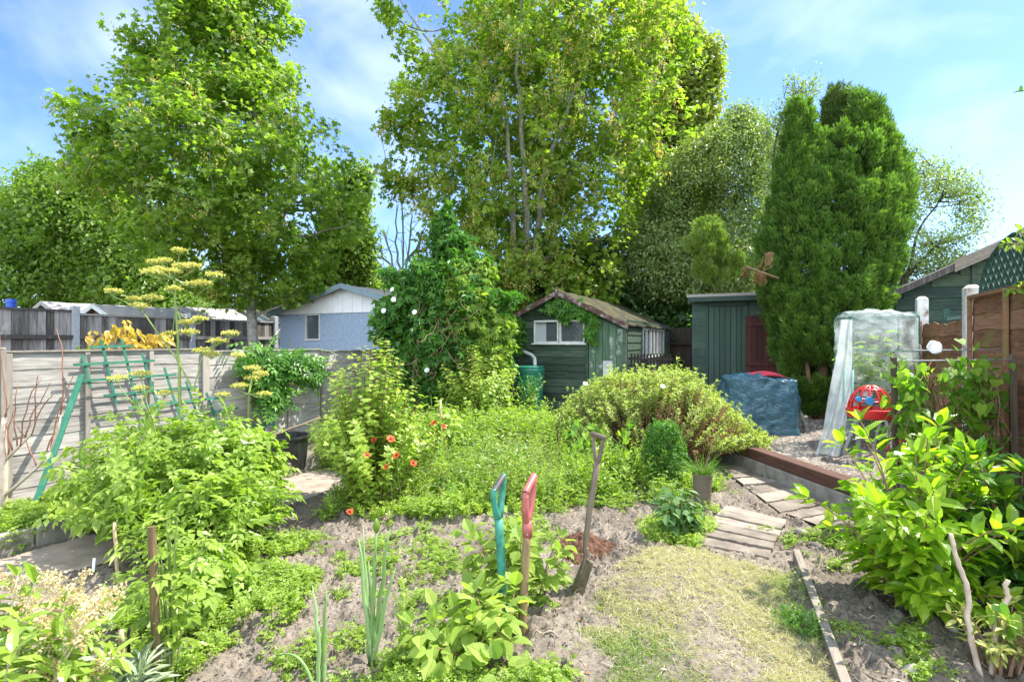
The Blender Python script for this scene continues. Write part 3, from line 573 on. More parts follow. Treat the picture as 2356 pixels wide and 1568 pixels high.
def glass_mat(name, tint=(.35,.4,.4), clear=.55):
    m, N, L, b = mat_new(name); b.inputs['Base Color'].default_value = (*tint, 1); b.inputs['Roughness'].default_value = .08; b.inputs['Specular IOR Level'].default_value = .6
    t = N.new('ShaderNodeBsdfTransparent'); mx = N.new('ShaderNodeMixShader'); mx.inputs[0].default_value = clear
    L.new(b.outputs[0], mx.inputs[1]); L.new(t.outputs[0], mx.inputs[2]); L.new(mx.outputs[0], N['Material Output'].inputs[0]); return m
M['glass'] = glass_mat('dusty window glass', (.2,.24,.25), .78)

# green gabled shed
W, D, HE, HP = 2.33, 4.0, 1.68, 2.24; SHED = np.array([-.22, 9.91, 0.0])
rt = thing('garden_shed', 'dark green gabled shed with mossy roof and two front windows', 'shed', SHED, YAW_F)
m = MB(); lim = lambda z: (0, W) if z < HE else (W/2*(z-HE)/(HP-HE), W - W/2*(z-HE)/(HP-HE))
clad(m, 0, .67, 0, HP, .125, 0, lim, 1); clad(m, .67, 1.64, 0, 1.36, .125, 0, lim, 2); clad(m, .67, 1.64, 1.76, HP, .125, 0, lim, 3)
m.prism([(0,0),(.67,0),(.67,gable_h(.67,W,HE,HP)),(0,HE)], .001, .02, lambda u,v,w:(u,w,v)); m.prism([(.67,0),(1.64,0),(1.64,1.36),(.67,1.36)], .001, .02, lambda u,v,w:(u,w,v))
m.prism([(.67,1.76),(1.64,1.76),(1.64,gable_h(1.64,W,HE,HP)),(W/2,HP),(.67,gable_h(.67,W,HE,HP))], .001, .02, lambda u,v,w:(u,w,v)); m.prism([(1.64,0),(W,0),(W,HE),(1.64,gable_h(1.64,W,HE,HP))], .003, .02, lambda u,v,w:(u,w,v))
# sides and back
for x, sg in ((W, 1), (0, -1)):
    z = 0; i = 0
    while z < HE - .01:
        for (a, b) in (((.02, 1.15), (3.25, D)) if (sg > 0 and 1.08 < z + .06 < 1.62) else ((.02, D),)):
            m.raw([(x+sg*.02, a, z), (x+sg*.02, b, z), (x, b, z), (x, a, z), (x+sg*.006, a, z+.13), (x+sg*.006, b, z+.13), (x, b, z+.13), (x, a, z+.13)], [(0,1,2,3),(4,7,6,5),(0,4,5,1),(1,5,6,2),(2,6,7,3),(3,7,4,0)])
        z += .125
gable_prism(m, W, HE, HP, D, D+.03)
wall = m.build('wall', M['greenboard'], rt)
m = MB()                                                   # board door, cut under the roof slope
for i in range(5):
    a = 1.70 + i*.116; b = a + .108; m.prism([(a,.05),(b,.05),(b,gable_h(b,W,HE,HP)-.12),(a,gable_h(a,W,HE,HP)-.12)], -.03, -.005, lambda u,v,w:(u,w,v))
dr = m.build('door', M['greenplank'], rt); m = MB()
m.box((1.665, -.022, .9), (.05, .04, 1.82)); m.box((W-.025, -.022, .84), (.06, .045, 1.68)); m.build('door_frame', M['greenboard'], rt)
m = MB(); m.box((2.02, -.036, .92), (.16, .004, .3)); m.build('plate', M['pipe'], dr)
for i, (a, b) in enumerate(((.69, 1.15), (1.17, 1.62))):
    m = MB(); 
    for z, h in ((1.375, .035), (1.745, .03)): m.box(((a+b)/2, -.015, z), (b-a, .05, h))
    for x in (a+.012, b-.012): m.box((x, -.015, 1.56), (.026, .05, .36))
    wn = m.build('window', M['whitepaint'] if i == 0 else M['whitepaint'], rt); m = MB(); m.box(((a+b)/2, .005, 1.56), (b-a-.03, .004, .36)); m.build('pane', M['glass'], wn)
m = MB(); m.box((1.155, -.03, 1.35), (1.0, .07, .025)); m.build('window_sill', M['whitepaint'], rt)
rf = roof_slabs(W, HE, HP, D, .06, -.14, D + .1).build('roof', M['moss'], rt, smooth=False)
sl_ = (HP-HE)/(W/2)
for sg in (-1, 1):
    xe = W/2 + sg*(W/2 + .07); ze = HE - sl_*.07; m = MB(); m.bar((W/2, -.155, HP-.02), (xe, -.155, ze-.02), .022, .08, up=(0, 0, 1)); m.build('barge_board', M['barge'], rt)
m = MB(); m.box((W/2, -.172, HP-.02), (.05, .012, .2)); m.build('finial', M['barge'], rt)
m = MB()                                                   # side window with white bars
for y in np.linspace(1.17, 3.23, 7): m.box((W+.005, y, 1.36), (.04, .04, .5))
for z in (1.1, 1.62): m.box((W+.005, 2.2, z), (.045, 2.1, .04))
wn = m.build('window', M['whitepaint'], rt); m = MB(); m.box((W-.01, 2.2, 1.36), (.004, 2.05, .5)); m.build('pane', M['glass'], wn)
P = [at(1140,757,9.85), at(1192,763,9.72), at(1194,768,9.70), at(1194,798,9.62), at(1200,806,9.55), at(1224,817,9.4), at(1230,824,9.34), at(1231,842,9.3)]
m = MB(); m.tube(P[:3], .03, 10); m.tube(P[2:], .032, 10); dp = m.build('drainpipe', M['pipe'], rt); dp.matrix_parent_inverse = Matrix.LocRotScale(Vector(SHED), Matrix.Rotation(YAW_F, 3, 'Z'), None).inverted(); dp.data.update()
# things seen through the front windows
o = thing('white_board', 'white board leaning inside the left shed window', 'board', SHED + np.append(NX*.80 + AX*.035, 1.25), YAW_F); MB().box((0, 0, .3), (.19, .015, .42)).build('board', M['whitewall'], o)
mm = MB(); a_ = np.linspace(0, 1, 18); P = np.array([[(.18*math.sin(u*3.1)*(1 + .25*math.sin(v*9+u*7)) - .1 + .2*v, .04*math.sin(v*22 + u*5), v*.42) for v in a_] for u in a_]); mm.grid(P)
o = mm.build('curtain', M['redboard'], smooth=True); o.location = tuple(SHED + np.append(NX*1.42 + AX*.12, 1.3)); o.rotation_euler = (0, 0, YAW_F); tag(o, 'crumpled red brown cloth inside the right shed window', 'cloth')

# lean-to green shed
S2 = np.array([3.38, 10.2, 0.0]); W2, D2, H2 = 1.35, 1.1, 2.2
rt = thing('tool_shed', 'tall narrow dark green shed with flat roof beside the cypress', 'shed', S2, YAW_F)
m = MB(); clad(m, 0, .27, 0, H2, .14, 0, lambda z: (0, W2), 5, .014); clad(m, .94, W2, 0, H2, .14, 0, lambda z: (0, W2), 6, .014); clad(m, .27, .94, 2.05, H2, .14, 0, lambda z: (0, W2), 7, .014)
m.box((W2/2, .02, H2/2), (W2, .03, H2)); m.box((0.015, D2/2, H2/2), (.03, D2-.1, H2)); m.box((W2-.015, D2/2, H2/2), (.03, D2-.1, H2)); m.box((W2/2, D2, H2/2), (W2, .03, H2)); m.build('wall', M['greenshed'], rt)
m = MB()
for i in range(7): m.box((.30 + i*.0945 + .045, -.018, 1.06), (.088, .022, 1.94))
dr = m.build('door', M['greenshed'], rt, bevel=.004); m = MB(); m.box((.27, -.02, 1.05), (.04, .03, 2.1)); m.box((.955, -.02, 1.05), (.03, .03, 2.1)); m.box((.61, -.02, 2.07), (.72, .03, .05)); m.build('door_frame', M['greenshed'], rt)
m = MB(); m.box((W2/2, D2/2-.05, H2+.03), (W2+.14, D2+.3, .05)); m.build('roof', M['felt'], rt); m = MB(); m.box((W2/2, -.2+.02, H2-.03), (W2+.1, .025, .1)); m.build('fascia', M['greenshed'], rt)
rt = thing('red_door', 'dark red board door standing against the narrow green shed', 'door', S2 + np.append(NX*.93 - AX*.16, 0), YAW_F); m = MB()
for i in range(7): m.box((i*.094 + .05, 0, .93), (.09, .022, 1.84))
m.build('door_boards', M['redboard'], rt, bevel=.004); m = MB()
for z in (.25, 1.0, 1.7): m.box((.34, -.022, z), (.66, .022, .07))
m.build('ledge', M['redboard'], rt)
# lattice panel in front of the shed side
rt = thing('picket_fence', 'short dark slatted panel leaning beside the gabled shed', 'fence', at(1450, 784, 9.0)*[1,1,0], -.12); m = MB()
for i in range(13): m.box((i*.052 + .02, 0, .68), (.03, .014, 1.02), rnd=.3)
for z in (.4, .68, .92, 1.1): m.box((.33, -.014, z), (.7, .012, .03), rnd=.6)
m.build('slats', M['shadeboard'], rt)

# right neighbour's green shed
RS = np.array([5.93, 8.4, 0.0]); rt = thing('large_shed', 'big faded green shed rising beyond the brown fence', 'shed', RS, YAW_F)
W3, HE3, HP3, D3 = 3.9, 2.16, 3.12, 4; m = MB(); lim = lambda z: (0, W3) if z < HE3 else (W3/2*(z-HE3)/(HP3-HE3), W3 - W3/2*(z-HE3)/(HP3-HE3))
clad(m, 0, W3, 0, HP3, .17, 0, lim, 9, .022); gable_prism(m, W3, HE3, HP3, .001, .03); m.box((.015, D3/2, HE3/2), (.03, D3-.1, HE3)); m.box((W3-.015, D3/2, HE3/2), (.03, D3-.1, HE3)); gable_prism(m, W3, HE3, HP3, D3, D3+.03); m.build('wall', M['rightshed'], rt)
m = MB(); m.box((.95, -.03, 1.3), (.06, .03, 2.6)); m.build('corner_trim', M['rightshed'], rt)
roof_slabs(W3, HE3, HP3, D3, .12, -.16, D3+.1, .04).build('roof', M['darkfelt'], rt)
m = MB(); s3 = (HP3-HE3)/(W3/2); m.bar((.7, -.18, HE3+.7*s3-.02), (-.12, -.18, HE3-.12*s3-.02), .022, .09); m.build('barge_board', M['darkfence'], rt); m = MB()
for j in range(5): m.bar((.68, -.2 - .006*(j % 2), HE3+.68*s3+.06 - j*.034), (W3/2, -.2 - .006*(j % 2), HP3+.06 - j*.034), .014, .032)
m.build('barge_board', M['greytimber'], rt)

# blue neighbour's shed
BS = np.array([-5.35, 12.5, 0.0]); rt = thing('blue_shed', 'blue shed with white gable and small framed window', 'shed', BS, YAW_F)
W4, HE4, HP4, D4 = 4.1, 2.02, 2.56, 4
m = MB(); m.prism([(0,0),(.82,0),(.82,2.0),(0,2.0)], 0, .03, lambda u,v,w:(u,w,v)); m.prism([(.82,0),(1.25,0),(1.25,1.42),(.82,1.42)], 0, .03, lambda u,v,w:(u,w,v)); m.prism([(1.25,0),(W4,0),(W4,2.0),(1.25,2.0)], 0, .03, lambda u,v,w:(u,w,v))
m.box((.015, D4/2, 1), (.03, D4-.1, 2)); m.box((W4-.015, D4/2, 1), (.03, D4-.1, 2)); m.box((W4/2, D4, 1), (W4, .03, 2)); m.build('wall', M['bluewall'], rt)
m = MB(); 
for i in range(30):
    a = i*W4/30; b = a + W4/30 - .004; m.prism([(a,2.003),(b,2.003),(b,gable_h(b,W4,HE4,HP4)),(a,gable_h(a,W4,HE4,HP4))], -.02 - .004*(i%2), .02, lambda u,v,w:(u,w,v))
m.build('gable', M['whitewall'], rt)
m = MB(); m.box((1.035, .01, 1.98), (.43, .06, .03)); m.box((1.035, .01, 1.43), (.47, .07, .035)); m.box((.83, .01, 1.7), (.025, .06, .55)); m.box((1.24, .01, 1.7), (.025, .06, .55)); wn = m.build('window', M['whitepaint'], rt); m = MB(); m.box((1.035, .02, 1.7), (.4, .004, .53)); m.build('pane', M['glass'], wn)
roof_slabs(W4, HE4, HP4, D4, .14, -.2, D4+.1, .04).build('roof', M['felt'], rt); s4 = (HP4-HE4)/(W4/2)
for sg in (-1, 1):
    m = MB(); m.bar((W4/2, -.22, HP4+.0), (W4/2+sg*(W4/2+.15), -.22, HE4-.15*s4), .025, .11); m.build('barge_board', M['bluetrim'], rt)
# sheds beyond the far fence
def far_shed(label, s, t, hw, D_, hp, he, mw, mr, boards=None):
    p = st(s, t) - np.append(NX*hw, 0); rt = thing('roofed_shed', label, 'shed', p, YAW_F); W_ = 2*hw; m = MB()
    gable_prism(m, W_, he, hp, 0, .04); gable_prism(m, W_, he, hp, D_-.04, D_); m.box((.02, D_/2, he/2), (.04, D_-.1, he)); m.box((W_-.02, D_/2, he/2), (.04, D_-.1, he)); m.build('wall', mw, rt)
    roof_slabs(W_, he, hp, D_, .1, -.1, D_+.1, .03).build('roof', mr, rt); s_ = (hp-he)/hw; m = MB()
    for sg in (-1, 1): m.bar((hw, -.12, hp-.0), (hw+sg*(hw+.11), -.12, he-.11*s_), .02, .09)
    m.build('barge_board', boards or mr, rt)
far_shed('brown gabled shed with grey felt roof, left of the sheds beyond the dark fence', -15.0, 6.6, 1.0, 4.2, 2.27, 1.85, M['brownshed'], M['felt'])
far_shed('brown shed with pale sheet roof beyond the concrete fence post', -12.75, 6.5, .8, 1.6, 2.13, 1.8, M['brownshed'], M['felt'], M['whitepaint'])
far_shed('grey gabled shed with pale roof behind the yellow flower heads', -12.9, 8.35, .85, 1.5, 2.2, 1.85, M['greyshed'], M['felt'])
far_shed('white gabled shed with dark mossy roof behind the maple trunk', -12.9, 10.0, 1.1, 2.6, 2.42, 1.95, M['whitewall'], M['moss'], M['bluetrim'])
p = at(26, 700, 11.2); o = thing('blue_barrel', 'bright blue plastic tube standing beyond the dark fence', 'barrel', (p[0], p[1], 1.36)); m = MB(); m.lathe([(0,0),(.085,0),(.085,.82),(.092,.83),(.092,.87),(.08,.9),(0,.9)], 16); m.build('barrel', M['blueplastic'], o, smooth=False)
# ---------------------------------------------------------------- vegetation builders
def volume(prof, Y, n, depth=.85, rp=.45, nsc=1.2, thr=.42, seed=0, edge=.12):
    """points through a crown whose outline is given as (row, left, right) seen at distance Y; returns points and outward directions"""
    pr = np.array(sorted(prof), float); zz = H - (pr[:, 0] - CY) / F * Y; xl = (pr[:, 1] - CX) / F * Y; xr = (pr[:, 2] - CX) / F * Y
    zz, xl, xr = zz[::-1], xl[::-1], xr[::-1]; out = []; got = 0; wmax = (xr - xl).max(); tries = 0
    while got < n and tries < 40:
        m = int(n * 2.2); z = rng.uniform(zz[0], zz[-1], m); l = np.interp(z, zz, xl); r = np.interp(z, zz, xr); k = rng.random(m) < (r - l) / wmax
        z, l, r = z[k], l[k], r[k]; m = len(z); a = rng.uniform(0, 2*math.pi, m); rad = rng.random(m) ** rp; hw = (r - l) / 2; c = (l + r) / 2; dw = np.maximum(hw, 0.0) * depth
        q = np.stack([c, np.full(m, Y), z], -1); lump = 1 + edge * 2 * (fbm(np.stack([np.cos(a)*1.6 + c, np.sin(a)*1.6, z*1.1], -1) * nsc, seed + 3, 2) - .5)
        p = np.stack([c + hw*rad*lump*np.cos(a), Y + dw*rad*lump*np.sin(a), z], -1); g = fbm(p * nsc, seed, 3); keep = g > thr + .10 * (rad > .93)
        o = np.stack([np.cos(a), np.sin(a) / max(depth, .3), np.clip((z - (zz[0] + (zz[-1]-zz[0])*.45)) / (zz[-1]-zz[0]) * 1.6, -.5, 1)], -1)
        out.append((p[keep], unit(o)[keep], rad[keep])); got += keep.sum(); tries += 1
    P = np.concatenate([o[0] for o in out])[:n]; O = np.concatenate([o[1] for o in out])[:n]; return P, O
def sprays(m, tm, P, O, per, L, ratio, spread, hang=.35, lvar=.35, up=1.0, rnd=None, tw=None, twr=.004):
    """each point carries a short twig with several leaves; the twig itself goes to tw"""
    n = len(P); D = unit(O + rng.normal(0, .55, (n, 3)) + [0, 0, .15]); 
    if tw is not None:
        for i in range(0, n): tw.tube([P[i] - D[i]*spread*.9, P[i], P[i] + D[i]*spread*.9], [twr, twr*.8, twr*.4], 3, cap=False)
    k = np.repeat(np.arange(n), per); u = rng.uniform(-1, 1, n*per); pos = P[k] + D[k]*(u*spread)[:, None] + rng.normal(0, spread*.38, (n*per, 3))
    ax = unit(D[k]*.5 + rng.normal(0, .75, (n*per, 3)) - [0, 0, hang]); nr = unit(np.array([0, 0, up]) + O[k]*.55 + rng.normal(0, .5, (n*per, 3)))
    l = L * rng.uniform(1 - lvar, 1 + lvar, n*per); base = rng.random(n); rr = np.clip(.55*base[k] + .45*rng.random(n*per), 0, 1) if rnd is None else rnd
    m.leaves(tm, pos, ax, nr, l, l*ratio, rr)
def limb(a, b, sag=.25, m=6, jit=.04):
    a = np.asarray(a, float); b = np.asarray(b, float); mid = (a + b)/2 + np.array([0, 0, -sag*np.linalg.norm((b-a)[:2])]); c = quadcurve(a, mid, b, m); c[1:-1] += rng.normal(0, jit*np.linalg.norm(b-a)*.4, (m-2, 3)); return c
def tree(name, label, base, Y, prof, n, per, tm, L, ratio, leafm, barkm, trunk, spread=.2, depth=.85, nlimb=26, r0=.1, nsc=1.0, thr=.44, seed=0, hang=.35, keys=0, group=None, twigs=.0, rp=.45, cat='tree', edge=.12, extra=()):
    rt = thing(name, label, cat, base, group=group); P, O = volume(prof, Y, n, depth, rp, nsc, thr, seed, edge)
    for ln, cnt in extra:
        ln = np.array(ln); u = rng.random(cnt)*(len(ln)-1); i = np.minimum(u.astype(int), len(ln)-2); e = ln[i] + (ln[i+1]-ln[i])*(u-i)[:, None] + rng.normal(0, .14, (cnt, 3)); P = np.concatenate([P, e]); O = np.concatenate([O, rdir(cnt)])
    tb = MB(); cr = MB()
    stems = [np.array(s, float) for s in trunk]
    for si, s in enumerate(stems):
        r0_ = r0*(1 if si < 3 else .5); m_ = len(s); tt = np.linspace(0, 1, m_); ss = np.stack([np.interp(np.linspace(0, 1, m_*3), tt, s[:, i]) for i in range(3)], -1); ss[1:-1] += rng.normal(0, .02, (m_*3-2, 3)); tb.tube(ss, np.linspace(r0_, r0_*.22, m_*3), 8)
    allp = np.concatenate([np.stack([np.interp(np.linspace(0, 1, 24), np.linspace(0, 1, len(s)), s[:, i]) for i in range(3)], -1) for s in stems])
    pick = rng.choice(len(P), min(nlimb, len(P)), replace=False); ends = []
    for i in pick:
        p = P[i]; c = (allp[:, 2] < p[2] - .1*np.linalg.norm(p[:2] - allp[:, :2].mean(0))); q = allp[c] if c.any() else allp[:3]; dd = np.linalg.norm(q - p, axis=1) + .5*np.abs(q[:, 2] - (p[2] - .6*np.linalg.norm((q - p)[:, :2], axis=1))); s0 = q[dd.argmin()]
        cv = limb(s0, p, .12, 7); rr0 = r0 * (.16 + .22*rng.random()); tb.tube(cv, np.linspace(rr0, .006, 7), 5); ends.append(cv)
    ends = np.concatenate(ends)
    for i in rng.choice(len(P), min(nlimb*5, len(P)), replace=False):
        p = P[i]; j = np.linalg.norm(ends - p, axis=1).argmin(); tb.tube(limb(ends[j], p, .1, 4), np.linspace(.012, .004, 4), 3, cap=False)
    tb.build('trunk', barkm, rt, world=True, smooth=True); sprays(cr, tm, P, O, per, L, ratio, spread, hang); cr.build('crown', leafm, rt, world=True)
    if keys:
        kb_ = MB(); front = np.where(P[:, 1] < Y - .25*np.abs(P[:, 1] - Y).max())[0]; Pk = P[rng.choice(front, keys)] - [0, .12, .05] + rng.normal(0, .08, (keys, 3)); k = np.repeat(np.arange(keys), 12); m_ = len(k)
        kb_.leaves(DIA, Pk[k] + rng.normal(0, 1, (m_, 3))*[.05,.05,.08], rng.normal(0, .5, (m_, 3)) - [0, 0, 1], rdir(m_), rng.uniform(.04, .075, m_), .026, np.repeat(rng.random(keys), 12)); kb_.build('seed_clusters', M['keys'], rt, world=True)
    return rt
def curves(n, base, r0, reach, h, hv=.3, m=7, arch=.5, dome=.35, azr=(0, 2*math.pi), lean=(0, 0), z0=None):
    a = rng.uniform(*azr, n); q = np.sqrt(rng.random(n)); b = np.asarray(base)[None] + np.stack([np.cos(a)*q*r0, np.sin(a)*q*r0, 0*q], -1)
    hh = h * (1 - dome*q**2) * rng.uniform(1 - hv, 1, n); e = np.asarray(base)[None] + np.stack([np.cos(a)*q*reach + lean[0]*hh, np.sin(a)*q*reach + lean[1]*hh, hh], -1) + rng.normal(0, .04*reach, (n, 3))*[1,1,0]
    mid = b*(1-arch*.5) + e*arch*.5; mid[:, 2] = b[:, 2] + hh*(.55 + .25*arch); u = np.linspace(0, 1, m)[None, :, None]
    return (1-u)**2*b[:, None] + 2*u*(1-u)*mid[:, None] + u*u*e[:, None]
def along(C, u):                                              # C (n,m,3), u (n,k)
    n, m = C.shape[:2]; f = np.clip(u, 0, 1)*(m-1); i = np.minimum(f.astype(int), m-2); w = (f - i)[..., None]; r = np.arange(n)[:, None]
    p = C[r, i]*(1-w) + C[r, i+1]*w; return p, unit(C[r, i+1] - C[r, i])
def leafy(m, C, tm, k, u0, L, ratio, pitch=.35, droop=.2, lvar=.3, up=.8, petiole=.0, tipk=0, rnd=None, taper=.25, stems=None):
    n = len(C); u = u0 + (1-u0)*(np.arange(k)[None] + rng.random((n, k))*.8)/k
    if tipk: u = np.concatenate([u, np.full((n, tipk), .985)], 1)
    kk = u.shape[1]; p, t = along(C, u); az = (np.arange(kk)[None]*2.4 + rng.uniform(0, 6.28, (n, 1)) + rng.normal(0, .35, (n, kk)))
    ref = np.where(np.abs(t[..., 2:3]) < .9, np.array([0, 0, 1.0]), np.array([1.0, 0, 0])); s1 = unit(np.cross(t, ref)); s2 = np.cross(t, s1); sd = np.cos(az)[..., None]*s1 + np.sin(az)[..., None]*s2
    pt = pitch + (.9 if tipk else 0)*(np.arange(kk)[None] >= k)
    ax = unit(sd + t*np.broadcast_to(pt, (n, kk))[..., None] - np.array([0, 0, droop]) + rng.normal(0, .15, (n, kk, 3))); nr = unit(t*.6 + np.array([0, 0, up]) + rng.normal(0, .25, (n, kk, 3)))
    l = L*rng.uniform(1-lvar, 1+lvar, (n, kk))*(1 - taper*np.clip(u, 0, 1)**3); p = p + ax*petiole*rng.uniform(.6, 1.2, (n, kk))[..., None]
    if stems is not None and petiole:
        for a_, b_ in zip(along(C, u)[0].reshape(-1, 3), p.reshape(-1, 3)): stems.tube([a_, b_], [.0022, .0015], 3, cap=False)
    rr = np.clip(.35*rng.random((n, 1)) + .65*rng.random((n, kk)), 0, 1) if rnd is None else rnd(u)
    m.leaves(tm, p.reshape(-1, 3), ax.reshape(-1, 3), nr.reshape(-1, 3), l.reshape(-1), l.reshape(-1)*ratio, np.asarray(rr).reshape(-1)); return m
def stems_of(C, r0, r1, sides=4):
    m = MB()
    for c in C: m.tube(c, np.linspace(r0, r1, len(c)), sides, cap=False)
    return m
def G(px, py): p = gp(px, py); p[2] = float(Hs(p[0], p[1])); return p
def whitebells(rt, pts, r=.045):
    for p in pts:
        m = MB(); d = unit(np.array([[-.2, -1, .3]]) + rng.normal(0, .35, (1, 3)))[0]; u = unit(np.cross(d, [0, 0, 1])[None])[0]; w = np.cross(u, d); a = np.linspace(0, 2*math.pi, 16, endpoint=False); V = []
        for rad, h in ((.1, 0), (.25, .5), (.55, .85), (1, 1), (1.02, .95)): V.append([p + d*h*r*1.2 + (u*math.cos(t) + w*math.sin(t))*rad*r*(1 + .06*math.cos(5*t)) for t in a] )
        V = np.array(V); V = np.concatenate([V, V[:, :1]], 1); m.grid(V); m.build('flower', M['whiteflower'], rt, world=True, smooth=True)

# ---------------------------------------------------------------- trees
b = at(582, 784, 11.6); b[2] = 0
tr = [at(x, y, 11.6) for x, y in ((582,905),(582,790),(578,690),(585,600),(600,500),(600,400),(590,300),(575,180),(560,60),(545,-40))]
br1 = [at(578,690,11.6), at(560,640,11.4), at(520,585,11.2), at(470,545,11)]; br2 = [at(583,620,11.6), at(620,560,11.8), at(660,480,12), at(690,400,12)]; br3 = [at(598,520,11.6), at(560,420,11.3), at(520,330,11), at(480,240,10.8)]; br4 = [at(600,430,11.6), at(640,320,11.8), at(640,200,11.9), at(620,80,12)]
tree('maple_tree', 'tall green maple with pale trunk beside the blue shed', b, 11.6, [(-90,440,600),(-40,420,630),(0,400,660),(45,345,685),(100,325,675),(160,310,680),(200,305,705),(250,255,725),(300,180,790),(340,155,812),(400,175,815),(450,225,838),(500,250,840),(560,285,820),(620,345,775),(670,425,715),(702,500,655)],
     4300, 10, MAPLE, .108, 1.0, M['maple'], M['bark'], [tr, br1, br2, br3, br4], .17, .8, 40, .12, 2.0, .485, 1, keys=220, rp=.55, edge=.14, extra=[([at(400,150,11.2), at(330,110,11), at(300,70,10.9)], 40), ([at(260,270,11.2), at(170,330,11)], 40)])
b = at(1195, 784, 12.6); b[2] = 0
t1 = [at(x, y, 12.6 - 1.0*max(0, min(1, (700-y)/200))) for x, y in ((1195,905),(1192,690),(1185,600),(1182,500),(1172,380),(1165,260),(1120,150),(1060,40))]; t2 = [at(x, y, 12.7 - 1.0*max(0, min(1, (700-y)/200))) for x, y in ((1196,700),(1212,560),(1208,430),(1200,300),(1192,160),(1200,20),(1205,-60))]
t3 = [at(x, y, 12.8 - 1.0*max(0, min(1, (700-y)/200))) for x, y in ((1198,690),(1235,560),(1248,420),(1290,300),(1335,180),(1360,40))]; t4 = [at(x, y, 12.2) for x, y in ((1240,520),(1300,420),(1380,330),(1470,240),(1530,160))]; t5 = [at(x, y, 12.5) for x, y in ((1170,380),(1105,280),(1040,180),(985,90),(935,20),(900,-30))]; t6 = [at(x,y,12.3) for x, y in ((1196,650),(1150,590),(1080,560),(1020,520))]; t7 = [at(x,y,12.9) for x, y in ((1225,600),(1290,590),(1360,560),(1430,520))]
tree('maple_tree', 'broad many stemmed maple with yellow seed keys behind the gabled shed', b, 12.6, [(-140,960,1440),(-60,985,1500),(0,1010,1530),(60,985,1560),(110,960,1585),(160,930,1590),(220,915,1575),(270,880,1570),(300,890,1570),(350,900,1550),(420,900,1535),(470,905,1500),(520,930,1460),(570,950,1450),(630,980,1440),(685,1050,1430),(725,1130,1390)],
     4700, 10, MAPLE, .112, 1.0, M['maple_light'], M['bark'], [t1, t2, t3, t4, t5, t6, t7], .17, .72, 50, .085, 1.9, .475, 2, keys=1300, rp=.6, edge=.16, extra=[([at(1000,200,12.4), at(950,120,12.4), at(905,40,12.4), at(870,-20,12.4)], 75), ([at(960,300,12.2), at(880,285,12)], 40), ([at(950,430,12.2), at(875,400,12)], 40), ([at(1560,90,12.4), at(1590,130,12.3)], 30)])
P = [at(x, y, 12.2) for x, y in ((1060,330),(1000,240),(950,160),(915,80),(885,10),(870,-30))]
tree('dense_tree', 'far rounded tree at the left edge of the garden view', at(40, 784, 19)*[1,1,0], 19, [(430,10,70),(455,-60,115),(500,-120,170),(560,-150,240),(640,-150,330),(710,-150,340)], 2400, 12, DIA, .15, .6, M['dense'], M['darkbark'], [[at(60,900,19), at(60,690,19), at(90,560,19)], [at(60,690,19), at(10,600,19), at(-40,540,19)]], .35, .8, 18, .16, .5, .40, 3, group='far trees beyond the sheds')
tree('dense_tree', 'far spreading tree left of the tall maple, dark limbs under its crown', at(250, 784, 18)*[1,1,0], 18, [(388,95,150),(400,80,240),(440,55,320),(500,40,380),(560,60,420),(620,180,440),(690,240,520),(715,240,560)], 3000, 12, DIA, .15, .6, M['dense'], M['darkbark'], [[at(250,900,18), at(250,690,18), at(230,560,18), at(180,480,18)], [at(250,640,18), at(190,600,18), at(120,580,18)], [at(250,660,18), at(310,580,18), at(340,500,18)]], .35, .8, 24, .17, .5, .42, 4, group='far trees beyond the sheds')
tree('dense_tree', 'slim leafy tree behind the blue shed, right of the maple', at(800, 784, 16)*[1,1,0], 16, [(385,800,845),(420,770,855),(480,770,842),(530,740,855),(600,700,862),(660,640,862),(710,600,860)], 1900, 11, DIA, .14, .62, M['dense'], M['darkbark'], [[at(800,900,16), at(800,690,16), at(810,500,16)]], .3, .8, 14, .1, .6, .42, 5, group='far trees beyond the sheds')
tree('olive_bush', 'pale olive bush showing above the blue shed roof', at(820, 784, 17.5)*[1,1,0], 17.5, [(605,800,850),(625,775,880),(660,760,940),(700,740,960)], 600, 10, DIA, .12, .6, M['olive'], M['darkbark'], [[at(820,900,17.5), at(820,660,17.5)]], .2, .7, 6, .05, .8, .4, 6, cat='bush')
tree('tall_tree', 'tall tree with brown tinged leaves behind the broad maple', at(1560, 784, 15.5)*[1,1,0], 15.5, [(-60,1440,1550),(0,1430,1562),(60,1450,1590),(130,1440,1662),(170,1450,1655),(230,1450,1655),(300,1430,1662),(380,1420,1665),(480,1420,1660),(560,1420,1640)], 3600, 11, LOBED, .12, 1.0, M['olive'], M['darkbark'], [[at(1560,900,15.5), at(1555,500,15.5), at(1540,200,15.5), at(1520,-20,15.5)], [at(1555,500,15.5), at(1600,350,15.5), at(1640,220,15.5)]], .25, .6, 20, .10, 1.3, .40, 7, keys=150)
tree('small_leaved_tree', 'bushy small leaved grey green tree behind the narrow shed', at(1660, 784, 13.4)*[1,1,0], 13.4, [(245,1690,1725),(280,1660,1760),(330,1560,1790),(400,1490,1790),(470,1450,1790),(540,1410,1780),(600,1380,1770),(650,1400,1770),(690,1440,1760)], 5600, 12, DIA, .075, .55, M['silver'], M['darkbark'], [[at(1715,900,13.4), at(1720,650,13.4), at(1712,560,13.4), at(1690,420,13.4)], [at(1718,640,13.4), at(1660,600,13.4), at(1580,560,13.4)], [at(1720,650,13.4), at(1650,660,13.4), at(1560,640,13.4)], [at(1690,640,13.4), at(1560,662,13.3)]], .18, .7, 30, .06, .9, .42, 8)
